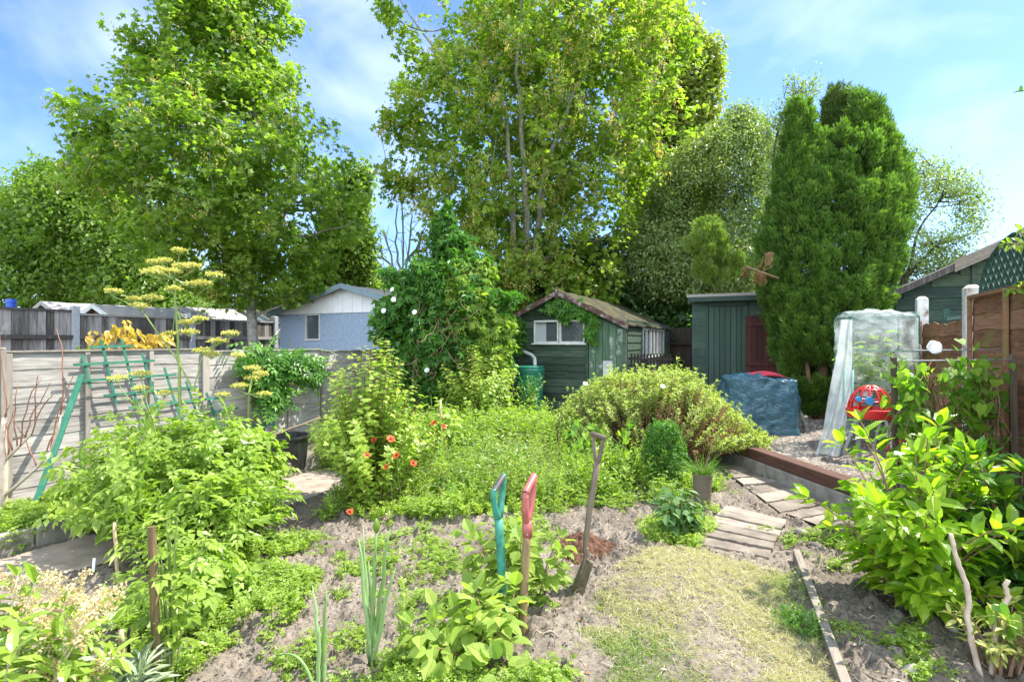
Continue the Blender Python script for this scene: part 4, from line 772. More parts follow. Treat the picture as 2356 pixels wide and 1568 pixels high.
tree('sparse_tree', 'loose small leaved tree showing both sides of the cypress', at(2060, 784, 12.6)*[1,1,0], 12.6, [(335,2080,2105),(370,2060,2130),(395,2060,2235),(430,2060,2260),(480,2060,2262),(530,2060,2270),(580,2050,2240),(630,2040,2200),(690,2030,2150)], 1250, 9, DIA, .075, .5, M['silver'], M['darkbark'], [[at(2060,900,12.6), at(2080,640,12.6), at(2120,520,12.6), at(2190,430,12.6)], [at(2080,640,12.6), at(2160,560,12.6), at(2230,540,12.6)], [at(2070,660,12.6), at(2090,480,12.6), at(2090,350,12.6)]], .2, .6, 24, .05, .7, .45, 9)
tree('sparse_tree', 'thin arching small leaved tree tops above the left of the cypress', at(1815, 784, 11.2)*[1,1,0], 11.2, [(178,1800,1880),(215,1792,1895),(250,1770,1850),(300,1745,1830),(380,1745,1840),(500,1745,1860)], 420, 8, DIA, .07, .5, M['silver'], M['darkbark'], [[at(1815,900,11.2), at(1790,600,11.2), at(1775,380,11.2), at(1800,250,11.2), at(1850,195,11.2)]], .16, .5, 14, .04, .9, .44, 10)
tree('holly_bush', 'dark evergreen bushes in the shade behind the gabled shed', at(1350, 784, 14.6)*[1,1,0], 14.6, [(560,1200,1640),(600,1150,1700),(640,1080,1740),(680,1030,1745),(740,1000,1745),(800,980,1720),(870,980,1720)], 4200, 9, LOBED, .14, .9, M['darkleaf'], M['darkbark'], [[at(1350,900,14.6), at(1340,700,14.6)], [at(1500,900,14.6), at(1520,720,14.6)]], .3, .4, 20, .06, .6, .36, 11, cat='bush')
# bare stems left of the broad maple
rt = thing('bare_tree', 'leafless grey stems against the sky beside the creeper mound', 'tree', at(925, 784, 13)*[1,1,0]); m = MB()
for s in ([(925,790),(925,640),(928,560),(925,470),(930,440)], [(925,700),(905,620),(890,560),(880,530)], [(925,680),(940,600),(945,520),(948,490)], [(926,640),(910,560),(912,470)], [(925,720),(955,640),(965,560),(962,540)], [(905,620),(882,590),(872,560)], [(940,600),(958,570),(975,520)], [(925,700),(900,650),(872,600)]):
    c = np.array([at(x, y, 13) for x, y in s]); c = np.stack([np.interp(np.linspace(0, 1, 9), np.linspace(0, 1, len(c)), c[:, i]) for i in range(3)], -1); c += rng.normal(0, .02, c.shape); m.tube(c, np.linspace(.034, .012, 9), 5)
    for j in range(4): p = c[3 + j]; m.tube(limb(p, p + rng.normal(0, .22, 3) + [0, 0, .35], .1, 4), [.011, .009, .007, .005], 3)
m.build('stems', M['bark'], rt, world=True, smooth=True)
# far-off belt of bushes
n = 26000; xx = rng.uniform(-42, 36, n); zt = 2.6 + 1.5*(fbm(np.stack([xx*.35, 0*xx, 0*xx], -1), 50, 2) - .4); P = np.stack([xx, 26 + rng.normal(0, 1.3, n), rng.random(n)**.8 * zt - .1], -1)
m = MB(); m.leaves(DIA, P, rng.normal(0, .6, (n, 3)) + [0, -.3, -.2], rng.normal(0, .5, (n, 3)) + [0, -.5, .8], rng.uniform(.35, .6, n), .3); tag(m.build('distant_bushes', M['dense']), 'far off belt of bushes beyond the gardens', 'bushes', kind='stuff')

# cypress: several upright plumes
CYY = 8.7; cb = np.array([4.98, CYY, 0])
def plume(m, prof, Y, n, seed, thr=.36, depth=.8, size=.25, rp=.2, per=80):
    P, O = volume(prof, Y, n, depth, rp, 2.6, thr, seed, .34); k = np.repeat(np.arange(len(P)), per); m_ = len(k); sz = size*rng.uniform(.6, 1.25, len(P))[k]
    d = unit(O*[.4,.4,.1] + [0, 0, 1.0] + rng.normal(0, .1, O.shape)); u = rng.random(m_)**.8; a = rng.uniform(0, 6.28, m_); r_ = sz*.3*np.clip(1.15 - u, 0, 1)**.6*np.sqrt(rng.random(m_)); rad = np.stack([np.cos(a), np.sin(a), 0*a], -1)
    pos = P[k] + d[k]*(u*sz)[:, None] + rad*r_[:, None]; ax = unit(d[k]*.9 + rad*.55 + rng.normal(0, .3, (m_, 3))); out = (rad*O[k]).sum(1); b_ = rng.random(len(P))
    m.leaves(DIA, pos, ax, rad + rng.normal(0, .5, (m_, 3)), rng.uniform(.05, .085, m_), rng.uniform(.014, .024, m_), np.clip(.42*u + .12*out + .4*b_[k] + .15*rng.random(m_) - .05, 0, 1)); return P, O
rt = thing('cypress', 'tall bushy green cypress with several upright tips', 'tree', cb); m = MB()
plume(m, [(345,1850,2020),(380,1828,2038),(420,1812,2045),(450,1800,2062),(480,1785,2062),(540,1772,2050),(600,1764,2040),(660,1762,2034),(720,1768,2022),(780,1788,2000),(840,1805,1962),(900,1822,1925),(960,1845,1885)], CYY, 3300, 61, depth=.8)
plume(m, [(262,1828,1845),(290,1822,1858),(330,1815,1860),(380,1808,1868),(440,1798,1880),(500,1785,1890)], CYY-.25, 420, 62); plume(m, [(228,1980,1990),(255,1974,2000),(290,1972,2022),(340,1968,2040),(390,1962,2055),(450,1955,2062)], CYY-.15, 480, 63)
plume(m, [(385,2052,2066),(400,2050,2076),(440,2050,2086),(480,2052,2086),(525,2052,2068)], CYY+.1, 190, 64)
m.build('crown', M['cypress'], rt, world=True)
m = MB(); plume(m, [(225,1922,1934),(250,1912,1940),(290,1902,1944),(350,1895,1945),(420,1895,1945)], CYY+.35, 330, 65); m.build('old_tip', M['cypress_brown'], rt, world=True)
m = MB(); m.tube([cb, cb + [0, 0, 1.2], cb + [0, 0, 3.0]], [.09, .08, .03], 8); m.tube([cb + [-.1,0,0], cb + [-.3, -.1, .9], cb + [-.35, 0, 2.2]], [.05, .04, .02], 6); m.tube([cb + [.1,0,0], cb + [.3, 0, 1.1], cb + [.35, .1, 2.4]], [.05, .04, .02], 6)
bs = [at(1790,640,8.1), at(1740,622,8.0), at(1700,608,7.9), at(1660,590,7.9)]; m.tube(bs, [.02, .018, .015, .01], 6); m.build('trunk', M['twig'], rt, world=True, smooth=True)
m = MB(); plume(m, [(520,1612,1632),(545,1600,1660),(580,1592,1690),(615,1598,1700),(645,1612,1690),(665,1625,1650)], 7.9, 110, 66, depth=.6, rp=.4, size=.2); m.build('side_branch', M['cypress_young'], rt, world=True)
m = MB(); plume(m, [(625,1715,1760),(650,1712,1770),(680,1725,1770)], 8.05, 4, 67, rp=.5); m.build('dead_foliage', M['deadleaf'], rt, world=True)

# ---------------------------------------------------------------- climbers
def rs3(a, b, n): return np.linspace(np.asarray(a), np.asarray(b), n)
rt = thing('creeper_mound', 'tall mound of green creeper with white bindweed flowers hiding its support', 'climbing plant', at(1010, 784, 8.6)*[1,1,0])
pr = [(512,1008,1046),(545,995,1066),(590,972,1092),(610,945,1100),(628,920,1112),(655,898,1128),(700,884,1148),(760,882,1162),(830,895,1162),(900,915,1155),(960,930,1140),(1010,940,1110)]
P, O = volume(pr, 8.6, 4000, .75, .26, 2.2, .4, 71, .42); m = MB(); sprays(m, PALM5, P, O, 4, .1, 1.15, .1, .75, up=.6); e = np.concatenate([rs3(a_, b_, 26) for a_, b_ in ((at(930,640,8.3), at(885,625,8.2)), (at(1080,615,8.3), at(1125,600,8.3)), (at(900,720,8.0), at(868,735,7.9)), (at(1035,520,8.5), at(1022,475,8.5)), (at(1150,700,8.3), at(1190,680,8.2)), (at(985,650,8.1), at(950,605,8.0)))]) + rng.normal(0, .05, (156, 3)); sprays(m, PALM5, e, rdir(156), 4, .09, 1.15, .07, .6)
m.build('foliage', M['creeper'], rt, world=True)
P, O = volume([(600,1040,1120),(680,1000,1160),(760,1000,1172),(840,1040,1172),(900,1060,1160)], 8.35, 900, .7, .2, 1.6, .36, 72); m = MB(); sprays(m, PALM5, P, O, 4, .085, 1.15, .09, .6, up=.6); m.build('foliage', M['weed'], rt, world=True)
P, O = volume([(690,870,950),(760,870,960),(840,890,1000),(930,920,1010)], 8.2, 380, .5, .3, 1.8, .3, 73); m = MB(); sprays(m, HEART, P, O, 3, .085, .9, .1, .8, up=.4); m.build('foliage', M['creeper'], rt, world=True)
m = MB()
for i in range(70):
    a = at(rng.uniform(950, 1060), rng.uniform(690, 860), 7.75 + rng.uniform(0, .5)); m.tube(limb(a, a + rng.normal(0, .22, 3) + [0, 0, -.12], .4, 6, .12), np.linspace(.006, .003, 6), 4)
for x in (925, 985, 1060, 1120): m.tube([at(x, 1005, 8.7), at(x + 5, 750, 8.6), at(x - 8, 620, 8.6)], [.03, .025, .012], 6)
m.build('stems', M['twig'], rt, world=True); whitebells(rt, [at(x, y, 7.75) for x, y in ((906,669),(907,690),(885,716),(956,720),(984,854))], .036)
# creeper over the gable of the green shed
rt = thing('gable_creeper', 'bright creeper draped under the gable of the green shed', 'climbing plant', SHED + np.append(NX*1.1 - AX*.05, 1.9)); m = MB(); pts = []
def onshed(px, py, d=-.06):
    best = None; dx = (px-CX)/F; q = SHED[:2] + AX*d; k = (NX[1]*q[0] - NX[0]*q[1]) / (NX[1]*dx - NX[0]); return np.array([dx*k, k, H - (py-CY)/F*k])
for (x0, y0, x1, y1, w, n_) in ((1258,708,1290,690,10,40),(1285,700,1345,715,14,120),(1330,705,1368,735,12,70),(1358,735,1372,742,9,25),(1352,752,1368,785,9,50),(1292,715,1305,735,8,25),(1362,735,1362,760,5,14)):
    for i in range(n_): u = rng.random(); pts.append(onshed(x0+(x1-x0)*u + rng.normal(0, w*.4), y0+(y1-y0)*u + rng.normal(0, w*.6), -.05 - .08*rng.random()))
P = np.array(pts); n_ = len(P); m.leaves(PALM5, P, rng.normal(0, .35, (n_, 3)) + np.append(-AX*.35, -.8), np.append(-AX, .5) + rng.normal(0, .25, (n_, 3)), .1, .115); m.build('foliage', M['box'], rt, world=True); m = MB()
for a_, b_ in (((1258,710),(1290,695)), ((1290,695),(1345,712)), ((1345,712),(1368,738)), ((1366,738),(1362,780))): m.tube([onshed(*a_, -.035), onshed(*b_, -.035)], .005, 4)
m.build('stems', M['twig'], rt, world=True)
rt = thing('pipe_creeper', 'creeper clinging around the white drainpipe of the green shed', 'climbing plant', at(1190, 784, 9.6)*[1,1,0]+[0,0,1.2]); P, O = volume([(740,1178,1205),(765,1172,1212),(795,1180,1205),(815,1170,1200)], 9.55, 130, .6, .5, 3, .3, 74); m = MB(); sprays(m, PALM5, P, O, 3, .07, 1.1, .06, .6); m.build('foliage', M['creeper'], rt, world=True)
# elder-like climber over the grey fence
rt = thing('fence_climber', 'bright green climber hanging over the top of the grey fence', 'climbing plant', st(-5.9, 5.6, 1.2)); m = MB(); P = []
for (px, py, s_) in [(rng.uniform(555,735), 0, 0) for _ in range(120)]:
    u = (px-555)/180; y = 792 + 40*rng.random() + 22*u*(1 if px > 640 else 0) + (60*rng.random() if 585 < px < 650 else 25*rng.random()); P.append(onplane(px, y, -5.88 + rng.uniform(-.05, .22)))
for _ in range(26): P.append(onplane(rng.uniform(600, 640), rng.uniform(860, 935), -5.78 + rng.uniform(0, .12)))
P = np.array(P); n_ = len(P); k = np.repeat(np.arange(n_), 3); m.leaves(PINN, P[k] + rng.normal(0, .05, (n_*3, 3)), rng.normal(0, .5, (n_*3, 3)) + [.25, -.2, -.5], rng.normal(0, .3, (n_*3, 3)) + [.4, -.3, .8], rng.uniform(.16, .24, n_*3), .2); m.build('foliage', M['box'], rt, world=True); m = MB()
for _ in range(14): a = onplane(rng.uniform(560, 730), 815, -6.05); m.tube(limb(a, a + rng.normal(0, .2, 3) + [.15, -.1, -.05], -.3, 5), [.007,.006,.005,.004,.003], 4)
m.build('stems', M['stemgreen'], rt, world=True)
rt = thing('yellow_shrub', 'drooping yellowed leaves of a shrub rising behind the grey fence', 'shrub', st(-6.35, 3.5)); m = MB(); tw = MB()
c0 = st(-6.35, 3.5)
for (px, py, rr_, n_) in ((232,775,17,34),(285,758,22,46),(315,785,18,34),(350,778,15,26),(380,775,11,20),(375,785,9,12),(262,808,16,24),(200,805,12,14),(310,812,16,20),(338,798,9,10)):
    c = onplane(px, py, -6.3); tw.tube(limb(c0 + [0, 0, .7], c + [0, 0, .05], -.2, 6), np.linspace(.014, .005, 6), 5); p = c + rng.normal(0, 1, (n_, 3))*rr_*.0028*[1,1,.8]; g_ = 1.0 if px in (200,) else .0
    m.leaves(ELL, p, rng.normal(0, .5, (n_, 3)) - [0, 0, .8], rng.normal(0, .5, (n_, 3)) + [.5, -.5, .5], rng.uniform(.07, .11, n_), .05, np.clip(rng.random(n_)*.85 + g_, 0, 1))
m.build('foliage', M['yellowleaf'], rt, world=True); tw.build('stems', M['twig'], rt, world=True)

# ---------------------------------------------------------------- shrubs and garden plants
def shrub(name, label, base, C, lm, sm, tm, k, u0, L, ratio, cat='plant', r=(.006, .002), **kw):
    rt = thing(name, label, cat, base); stems_of(C, *r).build('stems', M[sm], rt, world=True); m = MB(); leafy(m, C, tm, k, u0, L, ratio, **kw); m.build('foliage', M[lm], rt, world=True); return rt
b = G(845, 1150); C = np.concatenate([curves(70, b + [0, .1, 0], .16, .50, 1.56, .35, arch=.3, dome=.35), curves(40, b + [.1, -.1, 0], .2, .6, .95, .4, arch=.5, dome=.3)])
shrub('currant_bush', 'tall pale green currant bush in front of the creeper mound', b, C, 'currant', 'twig', LOBED, 46, .08, .066, 1.0, 'bush', droop=.25, petiole=.02)
b = G(1100, 1012); C = curves(70, b, .12, .62, 1.4, .4, arch=.4, dome=.3)
shrub('currant_bush', 'smaller currant bush left of the green water butt', b, C, 'currant', 'twig', LOBED, 42, .1, .07, 1.0, 'bush', droop=.25, petiole=.02)
b = G(1000, 1075); C = curves(26, b, .1, .34, .85, .4, arch=.4)
shrub('raspberry_cane', 'yellow green leafy canes with orange poppies among them', b, C, 'bright', 'stemgreen', TOOTH, 14, .3, .11, .62, droop=.4, petiole=.03)
b = G(1225, 990); C = curves(9, b, .05, .3, .95, .25, arch=.25, dome=.1)
shrub('ash_seedling', 'upright feathery leaved shoots in front of the water butt', b, C, 'box', 'stemgreen', DIA, 34, .2, .085, .32, pitch=.6, droop=0)
# large evergreen hummock
b = np.array([1.62, 6.35, 0]); n = 900; a = rng.uniform(0, 2*math.pi, n); q = np.sqrt(rng.random(n)); hh = 1.02*np.sqrt(np.clip(1 - (q*.93)**2.4, .1, 1))*rng.uniform(.9, 1.04, n); ex = np.stack([b[0] + np.cos(a)*q*1.2 + .1, b[1] + np.sin(a)*q*.8, hh*np.where(np.cos(a)*q > .25, 1 - .42*np.clip((np.cos(a)*q - .25)/.75, 0, 1), 1)], -1)
lump = fbm(ex*2.4, 81, 2) - .5; ex[:, 2] *= 1 + .3*lump; st0 = b + np.stack([np.cos(a)*q*.35, np.sin(a)*q*.25, 0*q], -1); mid = st0*.45 + ex*.55; mid[:, 2] = ex[:, 2]*.38; u = np.linspace(0, 1, 8)[None, :, None]; C = (1-u)**2*st0[:, None] + 2*u*(1-u)*mid[:, None] + u*u*ex[:, None]
rt = thing('evergreen_shrub', 'wide domed evergreen shrub with bare brown twigs in its middle', 'shrub', b); stems_of(C, .007, .003).build('stems', M['twig'], rt, world=True)
m = MB(); bald = np.exp(-(((ex[:, 0]-1.85)/.75)**2 + ((ex[:, 2]-.58)/.36)**2)*.8) * (np.sin(a) < .35); live = rng.random(n) > bald*.92; leafy(m, C[live], DIA, 34, .72, .055, .4, pitch=.55, droop=0, tipk=9, rnd=lambda u: np.clip(u*1.2-.5 + rng.normal(0, .2, u.shape), 0, 1))
C2 = C[live] + rng.normal(0, .05, (live.sum(), 1, 3)); leafy(m, C2, DIA, 28, .76, .052, .4, pitch=.6, droop=0, tipk=9); C3 = C[live] + rng.normal(0, .06, (live.sum(), 1, 3)); leafy(m, C3, DIA, 22, .78, .052, .4, pitch=.6, droop=0, tipk=8); m.build('foliage', M['hebe'], rt, world=True)
m = MB(); leafy(m, C[~live], DIA, 44, .4, .038, .34, pitch=.7, droop=0); leafy(m, C[rng.random(n) < .4], DIA, 10, .4, .03, .3, pitch=.7, droop=0); m.build('dead_leaves', M['deadleaf'], rt, world=True); whitebells(rt, [at(1345,887,5.75), at(1526,884,5.75)], .028)
m = MB(); pp = b + rng.uniform([-1.1, -1.0, .1], [-.3, -.55, .6], (70, 3)); m.leaves(HEART, pp, rng.normal(0, .4, (70, 3)) - [0, .3, .6], rng.normal(0, .4, (70, 3)) + [0, -.7, .5], .08, .07); m.tube(pp[np.argsort(pp[:, 0] + pp[:, 2])], .0025, 3); m.build('bindweed', M['bindweed'], rt, world=True)
# clipped box ball
b = G(1525, 1128); pr = [(970,1505,1548),(990,1490,1562),(1020,1482,1572),(1060,1480,1577),(1100,1490,1570),(1128,1505,1552)]; rt = thing('box_topiary', 'small clipped box bush with dense dark leaves', 'shrub', b); P, O = volume(pr, b[1] + .02, 1500, .95, .25, 5, .3, 82, .1); m = MB(); sprays(m, DIA, P, O, 8, .022, .55, .022, .0); m.build('foliage', M['box'], rt, world=True); m = MB(); m.tube([b, b + [0, 0, .25], b + [.01, 0, .5]], [.015, .012, .005], 6)
for i in range(60): m.tube([b + [0, 0, .1 + .3*rng.random()], P[i]], [.004, .002], 3)
m.build('stems', M['twig'], rt, world=True)
# broad leaved young plant
b = G(1555, 1232); C = curves(17, b, .05, .2, .46, .4, arch=.7); shrub('leafy_seedling', 'low plant with drooping blue green leaves beside the taupe pot', b, C, 'potato', 'stemgreen', TOOTH, 11, .2, .085, .62, droop=.55, petiole=.03)
b = G(1700, 1020); b = np.array([2.5, 5.75, .0]); C = curves(22, b + [.2, 0, .1], .1, .45, .75, .4, arch=.5, lean=(.25, 0)); 
# pot of chives
b = G(1616, 1170); rt = thing('plant_pot', 'taupe plastic pot on the bare soil beside the path', 'pot', b); MB().lathe([(0,0),(.058,0),(.064,.01),(.078,.24),(.083,.242),(.083,.262),(.076,.262),(.072,.225),(0,.22)], 28).build('pot', M['potbrown'], rt, smooth=False)
ct = thing('chive_plant', 'tuft of thin arching chive leaves growing in the taupe pot', 'plant', b + [0, 0, .22]); n = 170; m = MB(); a = rng.uniform(0, 6.28, n); pp = b + np.stack([np.cos(a)*.04*rng.random(n), np.sin(a)*.04*rng.random(n), np.full(n, .222)], -1); m.blades(pp, np.stack([np.cos(a)*.5, np.sin(a)*.5, np.full(n, 1.0)], -1) + rng.normal(0, .15, (n, 3)), rng.uniform(.16, .34, n), .0045, rng.uniform(.1, .9, n), 5, face=None); m.build('foliage', M['greengrass'], ct, world=True)
m = MB()
for i in range(6): e = b + [rng.normal(0, .07), rng.normal(0, .07), rng.uniform(.42, .56)]; m.tube(limb(b + [0,0,.22], e, 0, 5), .002, 4); m.leaves(DIA, np.repeat(e[None], 26, 0), rdir(26), rdir(26), .018, .006)
m.build('dry_flowers', M['deadleaf'], ct, world=True)

# lovage clump with tall flower heads
b = G(425, 1215); C = np.concatenate([curves(70, b, .16, .8, 1.0, .6, arch=.75, dome=.35), curves(45, b + [.40, .12, 0], .1, .36, .8, .4, arch=.9, dome=.3), curves(40, b + [-.1, -.1, 0], .15, .75, .5, .5, arch=1.1, dome=.2)])
rt = shrub('lovage_plant', 'big lovage clump with tall yellow flat flower heads by the lattice trellis', b, C, 'lovage', 'stemgreen', LOVAGE, 17, .34, .125, .95, pitch=.6, droop=.3, lvar=.4, r=(.008, .002))
m = MB(); Cx = np.concatenate([curves(46, b + [-.08, -.05, 0], .2, .68, 1.05, .6, arch=.7, dome=.3), curves(40, G(470, 1285), .2, .5, .62, .55, arch=.8, dome=.3), curves(22, G(290, 1225), .15, .4, .55, .5, arch=.8, dome=.3)]); leafy(m, Cx, PINN, 12, .35, .2, .6, pitch=.7, droop=.25, lvar=.4); m.build('foliage', M['weed'], rt, world=True); stems_of(Cx, .006, .002).build('stems', M['stemgreen'], rt, world=True)
YU = b[1] + .05; m = MB(); nodes = {'b': (415,1150), 'n0': (413,835), 'n1': (405,715), 'n2': (400,668), 'l': (345,740), 'l2': (318,700), 'r': (470,800), 'r0': (445,900), 'll': (345,945), 's': (590,1010), 's1': (570,900), 't': (400,640)}
nd = {k: at(x, y, YU + (.12 if k in 'rs1' else 0)) for k, (x, y) in nodes.items()}; nd['b'][2] = 0; nd['ll'] = at(350,960,YU-.2); base2 = G(590, 1150); nd['s'] = base2 + [0, 0, .3]
for a_, b_, r0, r1 in (('b','n0',.014,.011),('n0','n1',.011,.008),('n1','t',.008,.006),('n0','l',.008,.005),('l','l2',.005,.004),('n0','r0',.006,.006),('r0','r',.006,.005),('b','ll',.007,.005)): m.tube(limb(nd[a_], nd[b_], 0, 6, .02), np.linspace(r0, r1, 6), 6)
m.tube(limb(base2, at(572,905,YU+.4), 0, 6, .02), np.linspace(.009, .006, 6), 6)
um = [('l2',260,670),('l2',306,688),('l2',348,684),('l2',322,704),('t',400,665),('t',447,653),('t',468,650),('t',413,577),('t',355,603),('t',378,600),('t',418,612),('t',445,612),('t',350,625),('t',367,620),('t',400,625),('n1',495,632),('n1',428,743),('n1',459,734),('n1',437,764),('n1',394,769),('r',530,767),('r',502,783),('r',466,806),('r',486,815),('r',547,818),('ll',271,869),('ll',324,859),('ll',322,894),('ll',378,904),('s1',551,887),('s1',581,869),('s1',581,846),('s1',609,906),('s1',514,908),('s1',600,860)]
us = MB()
for (k, x, y) in um:
    Yq = YU + rng.uniform(-.18, .18) + (.4 if k == 's1' else 0); c = at(x, y, Yq); s0 = at(572,905,YU+.4) if k == 's1' else nd[k]; m.tube(limb(s0, c - [0, 0, .035], .12, 6, .03), np.linspace(.0045, .003, 6), 5)
    nr_ = 19; r_ = .064*rng.uniform(.7, 1.15)
    for j in range(nr_):
        a = j*2.4; q = math.sqrt((j + .5)/nr_)*r_; e = c + [math.cos(a)*q, math.sin(a)*q, .012 - q*q*3.5]; m.tube([c - [0, 0, .035], e], .0011, 3, cap=False); k_ = 9; us.leaves(DIA, e + rng.normal(0, .008, (k_, 3))*[1,1,.7], rng.normal(0, 1, (k_, 3)) + [0, 0, .5], rng.normal(0, .6, (k_, 3)) + [0, 0, 1], .017, .012)
m.build('flower_stems', M['stemgreen'], rt, world=True); us.build('flower_heads', M['umbel'], rt, world=True)

# poppies
for i, (px, py, Yp) in enumerate([(998,974,4.95),(1020,981,4.9),(898,1011,4.55),(843,1048,4.4),(913,1049,4.4),(891,1074,4.3),(950,1066,4.35),(861,1013,4.6),(805,1178,4.1)]):
    c = at(px, py, Yp); base = np.array([c[0] + rng.normal(0, .04), Yp + .06, 0]); rt = thing('poppy', 'orange red poppy on a thin stem among the currant leaves' if i < 8 else 'low orange poppy lying just above the soil edge', 'flower', base, group='orange poppies in front of the currant bush'); m = MB(); m.tube(limb(base, c, 0, 6, .03), .0022, 4); m.build('stem', M['stemgreen'], rt, world=True); m = MB(); r_ = .034*rng.uniform(.65, 1.1); d = unit(np.array([[rng.normal(0,.7), -.5, .7]]))[0]; u = unit(np.cross(d, [0,0,1.0])[None])[0]; w = np.cross(u, d)
    for j in range(5):
        a0 = j*1.257 + rng.random(); V = [[c + d*(h*r_*.7) + (u*math.cos(a0+t) + w*math.sin(a0+t))*rad*r_ + rng.normal(0, .0025, 3) for t in np.linspace(-.8, .8, 7)] for rad, h in ((.06,0),(.45,.35),(.8,.55),(1,.6))]; m.grid(np.array(V), rnd=rng.random())
    m.build('petals', M['poppy'], rt, world=True, smooth=True); m = MB(); m.leaves(DIA, np.repeat((c + d*.004)[None], 14, 0), rdir(14)*.6 + d, rdir(14), .014, .006); m.build('stamens', M['black'], rt, world=True)
# ---------------------------------------------------------------- made things in the garden
# water butt
b = np.array([at(1217, 784, 9.05)[0], 9.05, 0]); rt = thing('water_butt', 'green plastic water butt under the white drainpipe of the shed', 'water butt', b)
MB().lathe([(0,.02),(.19,.02),(.2,.03),(.225,.4),(.228,.42),(.226,.44),(.245,.8),(.25,.82),(.25,.86),(.262,.87),(.268,.93),(.255,.96)], 40).build('barrel', M['butt'], rt, smooth=False)
MB().lathe([(.262,.955),(.265,.975),(.24,.99),(.0,1.0)], 40).build('lid', M['butt'], rt)
# pale teal bin behind the small currant bush
p = np.array([at(1108, 784, 8.4)[0], 8.4, 0]); rt = thing('compost_bin', 'pale teal plastic bin half hidden behind the smaller currant bush', 'bin', p); m = MB(); a = [(.2,0),(.2,.0),(.19,.1),(.165,.78),(.17,.8),(.15,.9),(0,.93)]; m.lathe(a, 8); m.build('bin', M['teal'], rt, bevel=.01)

# black tub, terracotta pot, leaning stick
b = G(657, 1085); rt = thing('black_tub', 'black plastic tub with a wavy rim by the grey fence', 'tub', b); m = MB(); wv = lambda a: 1 + .045*np.cos(8*a); m.lathe([(0,0),(.2,0),(.235,.33),(.255,.335),(.255,.355),(.228,.355),(.195,.06),(0,.06)], 64, wave=wv); m.build('tub', M['black'], rt)
o_ = MB(); n = 50; pp = b + np.stack([rng.normal(0, .08, n), rng.normal(0, .08, n), rng.uniform(.28, .42, n)], -1)
b = G(475, 1105) + [0, 0, .1]; rt = thing('terracotta_pot', 'tipped orange terracotta pot among the lovage leaves', 'pot', b); o = MB().lathe([(0,0),(.075,0),(.11,.17),(.125,.172),(.125,.215),(.112,.215),(.1,.15),(.06,.02),(0,.02)], 28).build('pot', M['terracotta'], rt); rt.rotation_euler = (.3, .5, 0); rt.location = tuple(at(474, 1085, 4.9))
a = at(598, 1012, 5.6); c = at(737, 960, 6.1); rt = thing('stick', 'long weathered pole leaning over the black tub', 'pole', (a + c)/2); MB().tube(limb(a - (c-a)*.15, c, .0, 8, .01), np.linspace(.018, .013, 8), 7).build('pole', M['toolgrey'], rt, world=True, smooth=True)
# green lath trellis leaning on the fence
rt = thing('lattice_trellis', 'splayed green lath lattice tilted against the grey fence', 'trellis', onplane(330, 870, -5.86)); V_ = [((232,780),(268,930)),((280,780),(317,938)),((327,813),(366,945)),((190,816),(209,892)),((378,845),(412,955)),((428,876),(472,1010)),((475,903),(518,1020)),((570,953),(585,1010))]
H_ = [((208,798),(306,795)),((169,839),(356,829)),((185,876),(405,861)),((239,910),(454,889)),((296,938),(503,915)),((380,964),(549,938)),((454,985),(637,975))]
m = MB()
for s_, L_ in ((-5.885, V_), (-5.872, H_)):
    for (a, b) in L_: 
        pa, pb = onplane(*a, s_), onplane(*b, s_); m.bar(pa, pb, .008, .023, up=tuple(np.append(NX, 0)[[0,1,2]]) if False else tuple(np.cross(unit((pb-pa)[None])[0], np.append(NX, 0))))
m.build('laths', M['trellisgreen'], rt, world=True); m = MB(); pa = onplane(609+20, 930+23, -5.84); pb = onplane(600, 1000, -5.84); m.bar(pa, pb, .008, .023); m.build('laths', M['trellisgreen'], rt, world=True)
a = G(72, 1182); c = onplane(188, 862, -5.88); rt = thing('garden_post', 'green painted wooden post leaning against the grey fence', 'post', a); MB().bar(a - (c-a)*.03, c, .045, .03).build('post', M['trellisgreen'], rt, world=True, bevel=.004)
# stakes and canes
for name, lab, cat, px0, py0, px1, py1, Yb, r0, mt in (('stake', 'rough split brown wooden stake in the left foreground', 'stake', 362, 1600, 349, 1210, None, .0165, 'stakewood'), ('cane', 'short pale cane standing beside the earth path', 'cane', 272, 1330, 262, 1200, None, .0095, 'cane'), ('cane', 'pale cane among the tomato leaves in the left foreground', 'cane', 281, 1560, 279, 1450, None, .011, 'cane'), ('cane', 'slim tan cane standing in front of the creeper mound', 'cane', 1021, 1085, 1013, 920, None, .012, 'cane'), ('cane', 'dark thin stake beside the wooden stake, lower left', 'cane', 296, 1580, 297, 1440, None, .006, 'darkbark')):
    b = G(px0, py0); Yb = b[1]; t = at(px1, py1, Yb); rt = thing(name, lab, cat, b); m = MB(); c = np.array([b + (t-b)*u + rng.normal(0, .0015, 3) for u in np.linspace(-.08, 1, 9)]); m.tube(c, r0*np.array([1,1.04,.97,1.03,.98,1,.96,.97,.93]), 8); m.build(name if name != 'cane' else 'shaft', M[mt], rt, world=True, smooth=(name == 'cane'))
rt = thing('plant_label', 'small white plastic plant label by the earth path', 'label', G(214, 1312)); q = G(214, 1312); MB().bar(q, q + [0,.01,.09], .018, .002, up=(0,1,0)).build('label', M['whitewall'], rt, world=True)

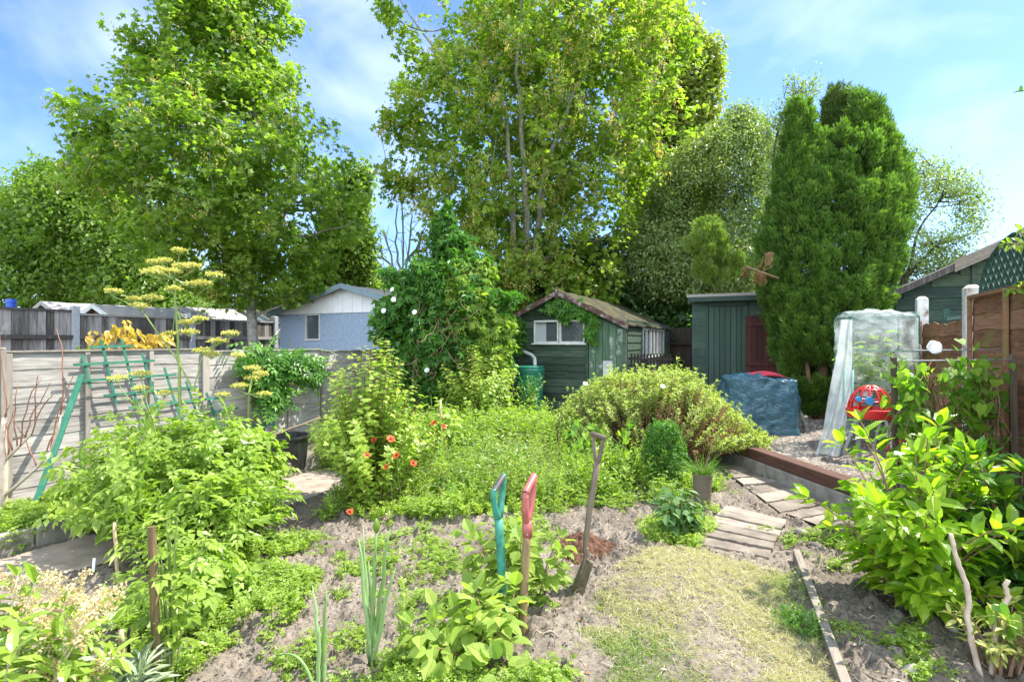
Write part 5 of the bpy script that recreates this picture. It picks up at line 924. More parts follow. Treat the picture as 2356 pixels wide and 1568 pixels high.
# spade and two forks
def dgrip(c, g, up, wd, r, sock, m_grip, m_arm):            # D handle: grip bar centre c, along g; socket point below
    g = unit(np.asarray(g, float)[None])[0]; e0, e1 = c - g*wd/2, c + g*wd/2; m_grip.tube([e0 - g*.006, e0, e1, e1 + g*.006], [r*.96, r, r, r*.96], 14)
    return e0, e1
b0 = G(1163, 1440); t0 = at(1147, 1190, b0[1] + .05); c0 = at(1147, 1112, b0[1] + .06)
rt = thing('garden_fork', 'green handled garden tool standing in the raspberry leaves', 'garden fork', b0); m = MB(); c = np.array([b0 + (t0-b0)*u for u in np.linspace(-.1, 1, 8)]); m.tube(c, np.linspace(.0255, .0215, 8), 10); m.build('shaft', M['handlegreen'], rt, world=True, smooth=True)
mg, ma = MB(), MB(); e0, e1 = dgrip(c0, (.42, .75, .5), None, .105, .016, t0, mg, ma)
for e in (e0, e1):
    mid = e*.55 + t0*.45 + (e - c0)*.32; cv = quadcurve(e, mid + (e-c0)*.35, t0, 9); ma.tube(np.concatenate([[e + [0,0,.012]], cv]), np.array([.014,.0165,.016,.0155,.015,.015,.016,.018,.021,.022]), 8)
hd = ma.build('handle', M['handlegreen'], rt, world=True, smooth=True); mg.build('grip', M['griprubber'], rt, world=True, smooth=True)
b1 = G(1200, 1462); t1 = at(1213, 1215, b1[1] + .05); c1 = at(1219, 1113, b1[1] + .06)
rt = thing('garden_fork', 'wooden shafted garden tool with red grip, right of the green one', 'garden fork', b1); m = MB(); c = np.array([b1 + (t1-b1)*u for u in np.linspace(-.1, 1, 8)]); m.tube(c, np.linspace(.0215, .02, 8), 12); m.build('shaft', M['toolwood'], rt, world=True, smooth=True)
mg, ma = MB(), MB(); e0, e1 = dgrip(c1, (.40, .78, .5), None, .11, .0185, t1, mg, ma)
for e in (e0, e1):
    cv = quadcurve(e, e*.45 + t1*.55 + (e - c1)*.55, t1 + [0,0,.03], 9); ma.tube(cv, np.linspace(.016, .0195, 9), 8)
ma.tube([t1 + [0,0,.04], t1, t1 - [0,0,.04]], [.023,.0255,.0245], 12); hd = ma.build('handle', M['handlered'], rt, world=True, smooth=True); mg.build('grip', M['handlered'], rt, world=True, smooth=True); m = MB(); m.tube([e0 - unit((e1-e0)[None])[0]*.0065, e0 - unit((e1-e0)[None])[0]*.0085], .0105, 12); m.build('grip_hole', M['black'], rt, world=True); MB().tube([t1 + [0,-.0245,-.02], t1 + [0,-.028,-.02]], .004, 8).build('rivet', M['metalgrey'], rt, world=True)
b2 = G(1322, 1362); Y2 = b2[1]; top2 = at(1349, 1284, Y2 + .02); hnd = at(1374, 1060, Y2 + .04); gr2 = at(1377, 1002, Y2 + .04)
rt = thing('spade', 'old wooden handled spade stuck beside the fresh brown soil', 'spade', b2); m = MB(); m.tube([top2 - [0, 0, .02], at(1346, 1262, Y2+.02), at(1350, 1225, Y2+.03), at(1358, 1160, Y2+.035), at(1367, 1110, Y2+.04), hnd], [.012, .014, .0165, .018, .0175, .0175], 10); m.build('shaft', M['toolgrey'], rt, world=True, smooth=True)
m = MB(); gdir = unit(np.array([[.55, -.6, -.1]]))[0]
for sg in (-1, 1): m.tube(quadcurve(hnd - [0,0,.02], hnd + gdir*sg*.03 + [0,0,.05], gr2 + gdir*sg*.036, 6), np.linspace(.0125, .01, 6), 8)
m.tube([gr2 - gdir*.05, gr2 - gdir*.048, gr2 + gdir*.048, gr2 + gdir*.05], [.011,.0145,.0145,.011], 10); m.build('handle', M['toolgrey'], rt, world=True, smooth=True)
bd = unit((top2 - b2)[None])[0]; wd = unit(np.array([[.36, -.85, .35]])); wd = unit(wd - (wd*bd).sum()*bd)[0]; fn_ = np.cross(bd, wd); P = []
for i, u in enumerate(np.linspace(0, 1, 9)):
    hw = .062 + .016*u; P.append([top2 - bd*(.27*u) + wd*hw*v + fn_*(.012*v*v - .01*u*u) + (np.array([0,0,0]) if u < .95 else bd*.03*(v*v*.5 + .25*math.sin(7*v))) for v in np.linspace(-1, 1, 7)])
P = np.array(P); m = MB(); m.grid(P); m.grid((P + fn_*.004)[:, ::-1]); m.grid(np.stack([P[0], P[0] + fn_*.004])); m.tube([top2 + wd*.062 , top2 - wd*.062], .006, 6); m.tube([top2 + [0,0,.06], top2, top2 - bd*.09], [.015,.016,.008], 8); m.build('blade', M['rust'], rt, world=True)
# heap of fresh soil
hp = G(1350, 1262); xx, yy = np.meshgrid(np.linspace(-.26, .26, 74), np.linspace(-.34, .3, 90), indexing='ij'); q = np.stack([xx*11, yy*11, 0*xx], -1).reshape(-1, 3); nz = fbm(q, 91, 4).reshape(xx.shape); nz2 = fbm(q*3.2, 92, 2).reshape(xx.shape); rr_ = np.sqrt((xx/.2)**2 + (yy/.27)**2) + .9*(nz-.5); hz = np.clip(1 - rr_, -.06, 1)*.13*(.6 + .8*nz) + .035*(nz2-.5)*(rr_ < 1) ; hz = np.where(rr_ > 1.02, -.04, hz)
m = MB(); m.grid(np.stack([xx, yy, hz], -1)); n = 650; a = rng.uniform(0, 6.28, n); q_ = np.sqrt(rng.random(n)); px_, py_ = np.cos(a)*q_*.24, np.sin(a)*q_*.3; hz_ = np.clip(1 - np.sqrt((px_/.2)**2 + (py_/.27)**2), 0, 1)*.1; pebbles(m, np.stack([px_, py_, hz_], -1), rng.uniform(.004, .016, n)); o = m.build('soil_heap', M['heap'], smooth=False); o.location = tuple(hp); tag(o, 'small heap of freshly dug brown soil behind the spade', 'soil heap')

# tarpaulin covered stack
b = np.array([at(1742, 784, 7.6)[0], 7.6, .02]); rt = thing('tarpaulin_stack', 'stack wrapped in a creased blue tarpaulin beside the cypress', 'tarpaulin', b, -.28); P = []
NU, NV = 120, 56
for i in range(NV + 1):
    v = i/NV; row = []
    for j in range(NU + 1):
        a = j/NU*2*math.pi; ca, sa = math.cos(a), math.sin(a); sq = (abs(ca)**9 + abs(sa)**9)**(-1/9)
        if v < .72: w = v/.72; rx, ry, z = .5 - .05*w + .03*math.sin(a*5 + w*3)*(1-w), .42 - .03*w, .86*w
        else: w = (v-.72)/.28; rx, ry, z = (.45)*(1-w**1.6), .39*(1-w**1.6), .86 + .07*math.sin(w*1.57) + .05*(1-w)*0
        row.append((ca*sq*rx, sa*sq*ry, z - .07*(ca*sq*rx > 0)*w*(v >= .72) ))
    P.append(row)
P = np.array(P); q = P.reshape(-1, 3); cr1 = np.abs(fbm(q*[4,4,3], 95, 2) - .5); cr2 = np.abs(fbm(q*[9,9,7] + 9, 96, 2) - .5); cr3 = fbm(q*1.8, 97, 2) - .5; off = .12*cr1 + .09*cr2 + .17*cr3 + rng.normal(0, .0022, len(q)); dirs = unit(q - np.array([0, 0, .45])); q = q + dirs*(off - .02)[:, None]; P = q.reshape(P.shape)
m = MB(); m.grid(P[:, ::-1]); mtp = noise_mat('blue tarpaulin', [(.028,.068,.092),(.045,.112,.15),(.065,.145,.19)], 6, .34, .6, .02, spec=.5); m.build('tarpaulin', mtp, rt, smooth=False)
m = MB(); 
for x, y in ((.38,-.452),(.05,-.455),(-.35,-.452)): m.tube([(x + .02*math.cos(t), y, .12 + .02*math.sin(t)) for t in np.linspace(0, 6.28, 12)], .004, 5)
m.build('eyelet', M['whitewall'], rt)
xx = np.linspace(0, 6.28, 40); m = MB(); Pb = np.array([[(.46*math.cos(t)*(1+.1*math.sin(5*t))*s_, .4*math.sin(t)*(1+.1*math.cos(4*t))*s_, z) for t in xx] for s_, z in ((1.0,.0),(1.1,.05),(1.05,.13),(.9,.16))]); m.grid(Pb[:, ::-1]); o = m.build('black_sheet', M['black'], rt, smooth=True)
p = at(1765, 866, 7.45); rt = thing('pink_sledge', 'pink red curved plastic sheet lying on top of the tarpaulin', 'plastic sheet', p, -.1); m = MB(); P = np.array([[(.24*u, .16*v, .05*(1-u*u) + .02*v) for v in np.linspace(-1, 1, 7)] for u in np.linspace(-1, 1, 13)]); m.grid(P); m.grid((P - [0,0,.012])[:, ::-1]); m.build('sheet', M['pink'], rt, smooth=True)
a = at(1835, 960, 7.5); rt = thing('log', 'old wooden branch leaning under the cypress beside the tarpaulin', 'log', G(1868, 1030)); MB().tube(limb(at(1838, 945, 7.9), at(1872, 1022, 7.45), 0, 7, .02), [.03,.033,.035,.036,.037,.035,.03], 8).build('log', M['bark'], rt, world=True, smooth=True)

# mini greenhouse
GY = 6.55; gb = np.array([at(2013, 784, GY)[0], GY, GZ]); rt = thing('mini_greenhouse', 'small plastic covered greenhouse frame full of plants beside the brown fence', 'greenhouse', gb, -.2)
w_, d_, h_ = .36, .24, 1.57; m = MB()
for x in (-w_, w_):
    for y in (-d_, d_): m.tube([(x, y, 0), (x, y, h_-.05)], .007, 8)
    m.tube([(x, -d_, h_-.05), (x, -d_*.6, h_), (x, d_*.6, h_), (x, d_, h_-.05)], .009, 8)
for z in (.35, .75, 1.12, h_-.05):
    for y in (-d_, d_): m.tube([(-w_, y, z), (w_, y, z)], .008, 6)
    for x in (-w_, w_): m.tube([(x, -d_, z), (x, d_, z)], .008, 6)
m.build('frame', M['greenmetal'], rt)
def plastic_mat():
    m, N, L, b = mat_new('crumpled clear plastic'); b.inputs['Base Color'].default_value = (.74,.78,.78,1); b.inputs['Roughness'].default_value = .18; b.inputs['Specular IOR Level'].default_value = .8
    t = N.new('ShaderNodeBsdfTransparent'); t.inputs[0].default_value = (.93,.97,.96,1); tr = N.new('ShaderNodeBsdfTranslucent'); tr.inputs[0].default_value = (.8,.85,.84,1); mm = N.new('ShaderNodeMixShader'); mm.inputs[0].default_value = .45; L.new(b.outputs[0], mm.inputs[1]); L.new(tr.outputs[0], mm.inputs[2])
    tc = N.new('ShaderNodeTexCoord'); n = N.new('ShaderNodeTexNoise'); n.inputs['Scale'].default_value = 5; n.inputs['Detail'].default_value = 4; n.inputs['Distortion'].default_value = .5; L.new(tc.outputs['Object'], n.inputs['Vector']); r = ramp(N, [(.9,.9,.9),(.72,.72,.72),(.35,.35,.35)], [.36,.52,.68]); L.new(n.outputs['Fac'], r.inputs[0])
    mx = N.new('ShaderNodeMixShader'); L.new(r.outputs[0], mx.inputs[0]); L.new(mm.outputs[0], mx.inputs[2]); L.new(t.outputs[0], mx.inputs[1]); inv = N.new('ShaderNodeMath'); inv.operation = 'SUBTRACT'; inv.inputs[0].default_value = 1.0; L.new(r.outputs[0], inv.inputs[1]); L.new(inv.outputs[0], mx.inputs[0])
    bp = N.new('ShaderNodeBump'); bp.inputs['Strength'].default_value = .5; bp.inputs['Distance'].default_value = .03; L.new(n.outputs['Fac'], bp.inputs['Height']); L.new(bp.outputs[0], b.inputs['Normal']); L.new(mx.outputs[0], N['Material Output'].inputs[0]); return m
M['plastic'] = plastic_mat(); M['milky'] = plastic_mat(); M['milky'].name = 'milky plastic sheet'
for nd_ in M['milky'].node_tree.nodes:
    if nd_.type == 'VALTORGB':
        for e_, v_ in zip(nd_.color_ramp.elements, (.5, .32, .15)): e_.color = (v_, v_, v_, 1)
P = []; NU, NV = 90, 46
for i in range(NV + 1):
    v = i/NV; row = []
    for j in range(NU + 1):
        a = j/NU*2*math.pi; ca, sa = math.cos(a), math.sin(a); sq = (abs(ca)**7 + abs(sa)**7)**(-1/7)
        if v < .75: k_ = 1.03; z = .42*(1 - v/.75) * (1 if sa < -.2 else .2) + (v/.75)*(h_-.04) if True else 0; z = (.40 if sa < -.5 else .05) + ((h_-.04) - (.40 if sa < -.5 else .05))*v/.75
        else: w = (v-.75)/.25; k_ = 1.03*(1-w**2.2); z = h_ - .04 + .07*math.sin(w*1.57)
        row.append((ca*sq*(w_+.012)*k_, sa*sq*(d_+.012)*k_, z))
    P.append(row)
P = np.array(P); q = P.reshape(-1, 3); n1_ = fbm(q*[4,4,3], 101, 3) - .5; n2_ = np.abs(fbm(q*[9,9,7], 102, 2) - .5); q = q + unit(q*[1,1,.2] - [0,0,.1])*(.09*n1_ + .10*n2_)[:, None]; q[:, 2] += .05*n1_*(q[:, 2] > 1.3); P = q.reshape(P.shape); MB().grid(P[:, ::-1]).build('cover', M['plastic'], rt, smooth=True)
# loose front flap swept out to the left
A_ = [at(1934,735,6.15), at(1926,830,6.15), at(1912,900,6.1), at(1895,980,6.0), at(1864,1056,5.95)]; B_ = [at(1962,735,6.1), at(1958,830,6.05), at(1952,900,6.0), at(1944,980,5.9), at(1934,1066,5.85)]
def rs(L_, n): L_ = np.array(L_); return np.stack([np.interp(np.linspace(0, 1, n), np.linspace(0, 1, len(L_)), L_[:, i]) for i in range(3)], -1)
A2, B2 = rs(A_, 30), rs(B_, 30); P = np.array([[A2[i]*(1-u) + B2[i]*u + np.array([0, .05*math.sin(u*9 + i*.15)*(.3+i/30), 0]) for u in np.linspace(0, 1, 14)] for i in range(30)]); MB().grid(P).build('cover_flap', M['milky'], rt, world=False).matrix_parent_inverse = Matrix.LocRotScale(Vector(gb), Matrix.Rotation(-.2, 3, 'Z'), None).inverted()
b = gb + [0, .05, .05]; C = curves(24, b, .2, .36, 1.38, .45, arch=.4, dome=.1); shrub('greenhouse_plants', 'leafy plants growing inside the small plastic greenhouse', b, C, 'raspberry', 'stemgreen', TOOTH, 15, .2, .15, .6, droop=.4, petiole=.03)
# red toy cage on a grey stand
TY = 5.75; tb = np.array([at(2002, 784, TY)[0], TY, 0]); zc = lambda y: H - (y-CY)/F*TY; sc_ = TY/F
rt = thing('toy_activity_centre', 'round red plastic toy cage with blue discs on a grey metal stand', 'toy', tb + [0,0,GZ]); m = MB(); R_ = 46*sc_; z0_ = zc(945)
for el in np.linspace(0, math.pi, 7)[:-1]: m.tube([(tb[0] + R_*math.cos(t)*math.cos(el), TY + R_*math.cos(t)*math.sin(el)*.8, z0_ + 58*sc_*math.sin(t)) for t in np.linspace(0, math.pi, 18)], .011, 6)
for k_ in (.45, .95): m.tube([(tb[0] + R_*math.sqrt(1-k_*k_*.8)*math.cos(t), TY + R_*.8*math.sqrt(1-k_*k_*.8)*math.sin(t), z0_ + 58*sc_*k_*.9) for t in np.linspace(0, 2*math.pi, 30)], .011, 6)
m.build('cage', M['redplastic'], rt, world=True, smooth=True); m = MB(); m.lathe([(R_*.86, -.07), (R_*1.0, -.06), (R_*1.06, 0), (R_*1.06, .025), (R_*.98, .03), (R_*.9, -.03)], 32, c=(tb[0], TY, z0_)); m.build('base_ring', M['redplastic'], rt, world=True)
m = MB()
for x, y in ((2003,922),(2040,915),(1978,918)):
    c = at(x, y, TY - R_*.75 + (.06 if x != 2003 else 0)); m.tube([c, c + [0, .03, 0]], .042 if x == 2003 else .028, 18)
m.build('disc', M['lightblue'], rt, world=True); m = MB(); c = at(1995, 905, TY); m.box(c, (.09,.06,.06)); m.box(c + [.0,0,.05], (.06,.05,.05)); m.build('block', M['whitewall'], rt, world=True, bevel=.01)
m = MB()
for x in (1968, 1972, 2030, 2036): m.bar(at(x, 955, TY + (.12 if x in (1972, 2030) else -.05)), np.array([at(x - (6 if x < 2000 else -6), 960, TY)[0], TY + (.2 if x in (1972, 2030) else -.12), GZ]), .03, .03)
m.bar(at(1965, 962, TY-.05), at(2038, 962, TY-.05), .035, .03); m.bar(at(1962, 1010, TY-.09), at(2042, 1010, TY-.09), .03, .02); m.build('stand', M['metalgrey'], rt, world=True)
p = at(2075, 1012, 5.7); rt = thing('toy_car', 'red and blue plastic toy on the gravel below the toy cage', 'toy', (p[0], p[1], GZ)); m = MB(); m.lathe([(0,0),(.12,0),(.14,.05),(.13,.14),(.08,.19),(0,.2)], 20, c=(p[0], p[1], GZ+.02)); m.build('body', M['redplastic'], rt, world=True, smooth=True); m = MB(); m.tube([at(2062,1000,5.6), at(2072,985,5.55), at(2090,990,5.6)], .018, 8); m.build('handle', M['blueplastic'], rt, world=True, smooth=True)
p = at(1948, 930, 6.2); rt = thing('toy_ladder', 'pale blue plastic frame beside the greenhouse flap', 'toy', (p[0], p[1], GZ)); m = MB()
for x in (1944, 1962): m.tube([np.array([at(x-8, 900, 6.0)[0], 6.0, GZ]), at(x, 850, 6.0)], .014, 8)
for y in (935, 965, 1000): m.tube([at(1942, y, 6.0), at(1958, y, 6.0)], .012, 8)
m.build('frame', M['teal'], rt, world=True, smooth=True)
# white lidded tub and wire frame under the bindweed
p = np.array([at(2178, 784, 4.6)[0], 4.6, 0]); rt = thing('lidded_tub', 'beige tub with a round white lid behind the laurel', 'tub', p); m = MB(); m.lathe([(0,0),(.13,0),(.15,.30),(.155,.33)], 30); m.build('tub', M['potbrown'], rt); m = MB(); m.lathe([(.155,.33),(.16,.335),(.16,.355),(.14,.365),(0,.37)], 30); m.build('lid', M['whitewall'], rt)
FY = 4.1; fb = np.array([at(2140, 784, FY)[0], FY, 0]); rt = thing('climbing_support', 'wooden and wire frame overgrown with bindweed by the brown fence', 'plant support', fb); m = MB()
for (x, y0) in ((2056,822),(2139,868),(2240,835),(2330,815)): p0 = at(x, y0, FY + (.25 if x in (2240,) else 0)); m.bar([p0[0] + .03, p0[1], 0], p0, .03, .03)
m.build('uprights', M['toolgrey'], rt, world=True); m = MB()
for (x0, x1, y, dy) in ((2055,2340,830,0),(2100,2345,806,.3),(2140,2260,974,.1),(2140,2255,987,0),(2030,2200,1062,0),(2110,2330,1121,.05)): m.tube([at(x0, y, FY+dy), at(x1, y - 3, FY+dy)], .007, 6)
m.build('wires', M['metalgrey'], rt, world=True)
rt = thing('bindweed', 'large heart leaved bindweed climbing over the frame by the brown fence', 'climbing plant', fb + [.1, 0, 0]); m = MB(); st_ = MB()
for i in range(34):
    x = rng.uniform(2060, 2300); y1 = rng.uniform(805, 905); yb = 1130; c = np.array([at(x + 25*math.sin(k*1.3 + i) , yb + (y1-yb)*k/6, FY + rng.normal(0, .07)) for k in range(7)]); st_.tube(c, np.linspace(.005, .0025, 7), 4); u = rng.random((1, 11))*.85 + .15; leafy(m, c[None], HEART, 11, .22, .088, .85, pitch=.1, droop=.7, up=.45, petiole=.035, lvar=.4)
for (x0, y0, w_2, h_2, n_) in ((2080,880,40,60,40),(2120,930,40,70,40),(2215,850,50,45,40),(2250,910,40,50,32),(2110,985,40,45,30),(2290,870,30,45,14)):
    pp = np.array([at(x0 + rng.normal(0, w_2*.5), y0 + rng.normal(0, h_2*.5), FY + rng.normal(0, .1)) for _ in range(n_)]); m.leaves(HEART, pp, rng.normal(0, .4, (n_, 3)) - [0, .2, .8], rng.normal(0, .4, (n_, 3)) + [-.1, -.7, .45], rng.uniform(.05, .105, n_), rng.uniform(.05, .09, n_))
for x0 in (2145, 2290):                                   # brown dead stems
    for i in range(26): st_.tube(np.array([at(x0 + rng.normal(0, 14), y, FY - .05 + rng.normal(0, .05)) for y in (860, 930, 1000, 1060, 1120)]), .003, 3, cap=False)
m.build('foliage', M['bindweed'], rt, world=True); st_.build('stems', M['twig'], rt, world=True); whitebells(rt, [at(2141, 803, FY - .05)], .05)
m = MB(); pp = np.array([at(2135 + rng.normal(0, 12), 1010 + rng.uniform(-10, 95), FY - .08) for _ in range(60)]); m.leaves(DIA, pp, rng.normal(0, .4, (60, 3)) - [0,0,1], rdir(60), .06, .02); m.build('dead_leaves', M['deadleaf'], rt, world=True)

# ---------------------------------------------------------------- foreground plants
b = G(2105, 1395); C = np.concatenate([curves(30, b, .07, .46, 1.0, .45, arch=.45, dome=.12, lean=(-.1, 0)), curves(18, b, .07, .42, .55, .4, arch=.7, dome=.1, lean=(-.05, -.1)), curves(22, b, .08, .36, .26, .4, arch=1.0, dome=.1, lean=(-.1, -.2))])
shrub('cherry_laurel', 'glossy bright laurel bush in front of the bindweed frame', b, C, 'laurel', 'twig', ELL, 16, .14, .132, .48, 'bush', r=(.007, .003), pitch=.55, droop=.05, tipk=4, petiole=.012)
o = thing('cherry_laurel', 'glossy laurel bush at the right edge beside the brown fence', 'bush', G(2330, 1385)); b = np.array(o.location); C = np.concatenate([curves(22, b, .08, .42, .92, .45, arch=.4, dome=.1, lean=(-.08, 0)), curves(16, b, .08, .4, .5, .4, arch=.7, lean=(-.1, -.1))]); stems_of(C, .007, .003).build('stems', M['twig'], o, world=True); m = MB(); leafy(m, C, ELL, 18, .22, .13, .47, pitch=.5, droop=.05, tipk=4, petiole=.012); m.build('foliage', M['laurel_dark'], o, world=True); m = MB(); leafy(m, C[::2], ELL, 2, .85, .12, .46, pitch=.9, droop=0, tipk=5, petiole=.012); m.build('young_leaves', M['laurel'], o, world=True)
rt = thing('pruned_shrub', 'two bare crooked pruned stems at the lower right corner', 'shrub', G(2262, 1556)); Yq = G(2255, 1540)[1]
for s in ([(2262,1575),(2242,1500),(2225,1420),(2228,1375),(2222,1340),(2205,1300),(2195,1260),(2187,1228)], [(2284,1590),(2284,1540),(2285,1490),(2292,1450),(2300,1420),(2318,1370),(2314,1345),(2318,1333)]): 
    m = MB(); c = np.array([at(x, y, Yq) for x, y in s]); c = np.stack([np.interp(np.linspace(0, 1, 22), np.linspace(0, 1, len(c)), c[:, i]) for i in range(3)], -1) + rng.normal(0, .0018, (22, 3)); m.tube(c, np.linspace(.0125, .0085, 22)*rng.uniform(.93, 1.07, 22), 8); m.build('stem', M['paletwig'], rt, world=True, smooth=True)
m = MB(); pp = np.array([at(2300 + rng.normal(0, 18), rng.uniform(1380, 1500), Yq + rng.normal(0, .03)) for _ in range(12)]); m.leaves(HEART, pp, rng.normal(0, .4, (12, 3)) - [0,.2,.6], rng.normal(0, .4, (12, 3)) + [0,-.6,.5], .07, .06); m.tube(pp[np.argsort(pp[:, 2])], .002, 3); m.build('bindweed', M['bindweed'], rt, world=True)
b = G(2300, 1530); C = curves(20, b, .08, .2, .32, .4, arch=.6); shrub('variegated_bush', 'small cream edged variegated bush by the pruned stems', b, C, 'variegated', 'twig', ELL, 9, .3, .06, .36, droop=.1, tipk=4, pitch=.5)
# raspberry round the tools
b = G(1150, 1500); C = np.concatenate([curves(16, b + [.10, .5, 0], .13, .25, .42, .4, arch=.6, dome=.15), curves(17, b + [-.03, -.08, 0], .13, .3, .27, .4, arch=.9)])
shrub('raspberry_plant', 'light green raspberry plant growing around the two upright garden tools', b, C, 'raspberry', 'twig', TOOTH, 13, .25, .09, .74, droop=.42, petiole=.045, up=1.0, tipk=3, r=(.004, .002))
# onions
def onion(b, tops, w, lab, bud=None):
    rt = thing('onion_plant', lab, 'plant', b); m = MB()
    for i, (x, y) in enumerate(tops):
        e = at(x, y, b[1] + rng.normal(0, .02)); c = limb(b + [rng.normal(0, .012), rng.normal(0, .012), 0], e, 0, 9, .02); m.tube(c, w*np.array([.8,1.0,1.1,1.1,1.05,.95,.8,.6,.12 if (bud != i) else .4]), 8)
        if bud == i: bm = MB(); bm.tube([e - [0,0,.005], e + [0,0,.01], e + [0,0,.025], e + [0,0,.042], e + [0,0,.06]], [.006,.014,.017,.012,.002], 10); bm.build('flower_bud', M['bright'], rt, world=True, smooth=True)
    m.build('stalks', M['onion'], rt, world=True, smooth=True); return rt
b = G(852, 1515); onion(b, [(824,1235),(836,1215),(866,1222),(898,1212),(910,1305),(848,1290)], .0095, 'clump of tall onion stalks with one pale flower bud', 2)
b = G(738, 1590); onion(b, [(719,1345),(751,1352),(735,1440),(742,1460)], .008, 'low clump of onion stalks at the bottom edge of the bed')
rt = thing('fallen_onion', 'single onion stalk bent over at the bottom edge', 'plant', G(722, 1580)); m = MB(); m.tube(quadcurve(G(725,1585), at(700,1480,2.2), at(638,1508,2.22), 9), np.linspace(.008, .003, 9), 8); m.build('stalk', M['onion'], rt, world=True, smooth=True)
b = G(930, 1540); C = curves(5, b, .01, .06, .5, .2, arch=.2); shrub('seeded_herb', 'single thin herb stem gone to seed beside the onions', b, C, 'bright', 'stemgreen', LOVAGE, 22, .2, .034, .9, pitch=.6, droop=.1, r=(.003,.0015))
b = G(775, 1385); C = curves(14, G(560, 1250), .1, .3, .5, .4, arch=.4); 
rt = thing('fennel_plant', 'feathery blue green fennel in front of the lovage', 'plant', G(560, 1255)); m = MB(); stems_of(C, .003, .001).build('stems', M['stemgreen'], rt, world=True); p_, t_ = along(C, .3 + .7*rng.random((14, 70))); p_ = p_.reshape(-1, 3); m.blades(p_, rdir(len(p_)) + [0,0,.4], .07, .0022, .2, 2); m.build('foliage', M['silverleaf'], rt, world=True)
# left foreground shrub with cream flowers, close to the camera
b = np.array([-1.66, 1.66, 0]); C = np.concatenate([curves(40, b, .2, .38, .66, .4, arch=.8, dome=.2), curves(36, b + [.0,.05,0], .2, .36, .5, .4, arch=.9)]); rt = shrub('flowering_shrub', 'pale leaved shrub with cream flower sprays in the left foreground', b, C, 'lovage', 'paletwig', ELL, 15, .2, .1, .36, 'bush', pitch=.45, droop=.25, tipk=3)
m = MB(); sm_ = MB(); tips = C[rng.choice(len(C), 36, replace=False), -1]
for p in tips:
    d = unit((rng.normal(0, .5, (1, 3)) + [0, 0, .35]))[0]
    for j in range(14):
        e = p + d*.011*j + rdir(1)[0]*.034*(1 - j/18); sm_.tube([p + d*.010*j, e], .0012, 3, cap=False); k_ = 14; m.leaves(DIA, e + rng.normal(0, .010, (k_, 3)), rdir(k_), rdir(k_), .013, .009)
m.build('flowers', M['cream'], rt, world=True); sm_.build('flower_stems', M['paletwig'], rt, world=True)
m = MB(); leafy(m, C[::3], ELL, 6, .4, .1, .32, pitch=.5, droop=.3); m.build('grey_leaves', M['silverleaf'], rt, world=True)
b = G(262, 1660); C = curves(14, b, .05, .13, .26, .4, arch=.4); shrub('sage_plant', 'silvery felted leaves at the bottom left edge', b, C, 'silverleaf', 'stemgreen', ELL, 9, .2, .13, .2, pitch=.8, droop=.05, tipk=3)
b = G(430, 1400); C = curves(28, b, .2, .32, .38, .4, arch=.6); shrub('tomato_plant', 'dark green leafy plants tied beside the split wooden stake', b, C, 'weed', 'stemgreen', LOVAGE, 11, .25, .12, .95, droop=.5, petiole=.02)
b = G(345, 1300); C = curves(10, at(352, 1600, 2.15)*[1,1,0] + [.03,.07,0], .02, .14, .72, .2, arch=.2, dome=.1); shrub('tall_weed', 'thin green climbing stems with divided leaves around the wooden stake', C[0][0], C, 'lovage', 'stemgreen', LOVAGE, 9, .2, .09, .9, droop=.4, petiole=.03)
# bare sapling by the fence
rt = thing('bare_sapling', 'leafless pale stemmed sapling with red twigs at the left edge', 'tree', G(4, 1215)); YS = 4.0; m1 = MB(); m2 = MB()
def px3(L_, dy=0): return np.array([at(x, y, YS + dy) for x, y in L_])
m1.tube(np.concatenate([[G(4, 1215)], px3([(6,1150),(10,1080),(6,1010),(10,960)])]), [.03,.027,.024,.02,.016], 8); m1.tube(px3([(8,1140),(40,1115),(85,1075),(115,1040),(135,985),(140,955)]), [.014,.012,.01,.008,.006,.004], 6); m1.tube(px3([(10,1060),(40,1030),(70,1000),(80,975)]), [.012,.01,.008,.005], 6); m1.tube(px3([(8,1030),(-25,960),(-40,900)]), [.012,.008,.005], 6)
for s in ([(140,955),(147,870),(143,800),(128,758)], [(10,965),(16,915),(4,860),(2,770)], [(80,975),(82,900),(88,860)], [(70,1000),(100,930),(125,905)], [(40,1030),(33,950),(42,880)], [(115,1040),(130,960),(168,865)], [(85,1075),(60,1010),(32,970)], [(50,1025),(55,960),(70,905),(95,870)], [(20,1045),(20,980),(35,940)], [(100,1055),(125,985),(150,930)], [(60,1005),(72,955),(118,880)], [(30,1035),(8,960),(22,930)]):
    c = px3(s); c = np.stack([np.interp(np.linspace(0, 1, 8), np.linspace(0, 1, len(c)), c[:, i]) for i in range(3)], -1) + rng.normal(0, .004, (8, 3)); m2.tube(c, np.linspace(.0058, .0025, 8), 5)
m1.build('trunk', M['paletwig'], rt, world=True, smooth=True); m2.build('twigs', M['redtwig'], rt, world=True, smooth=True)
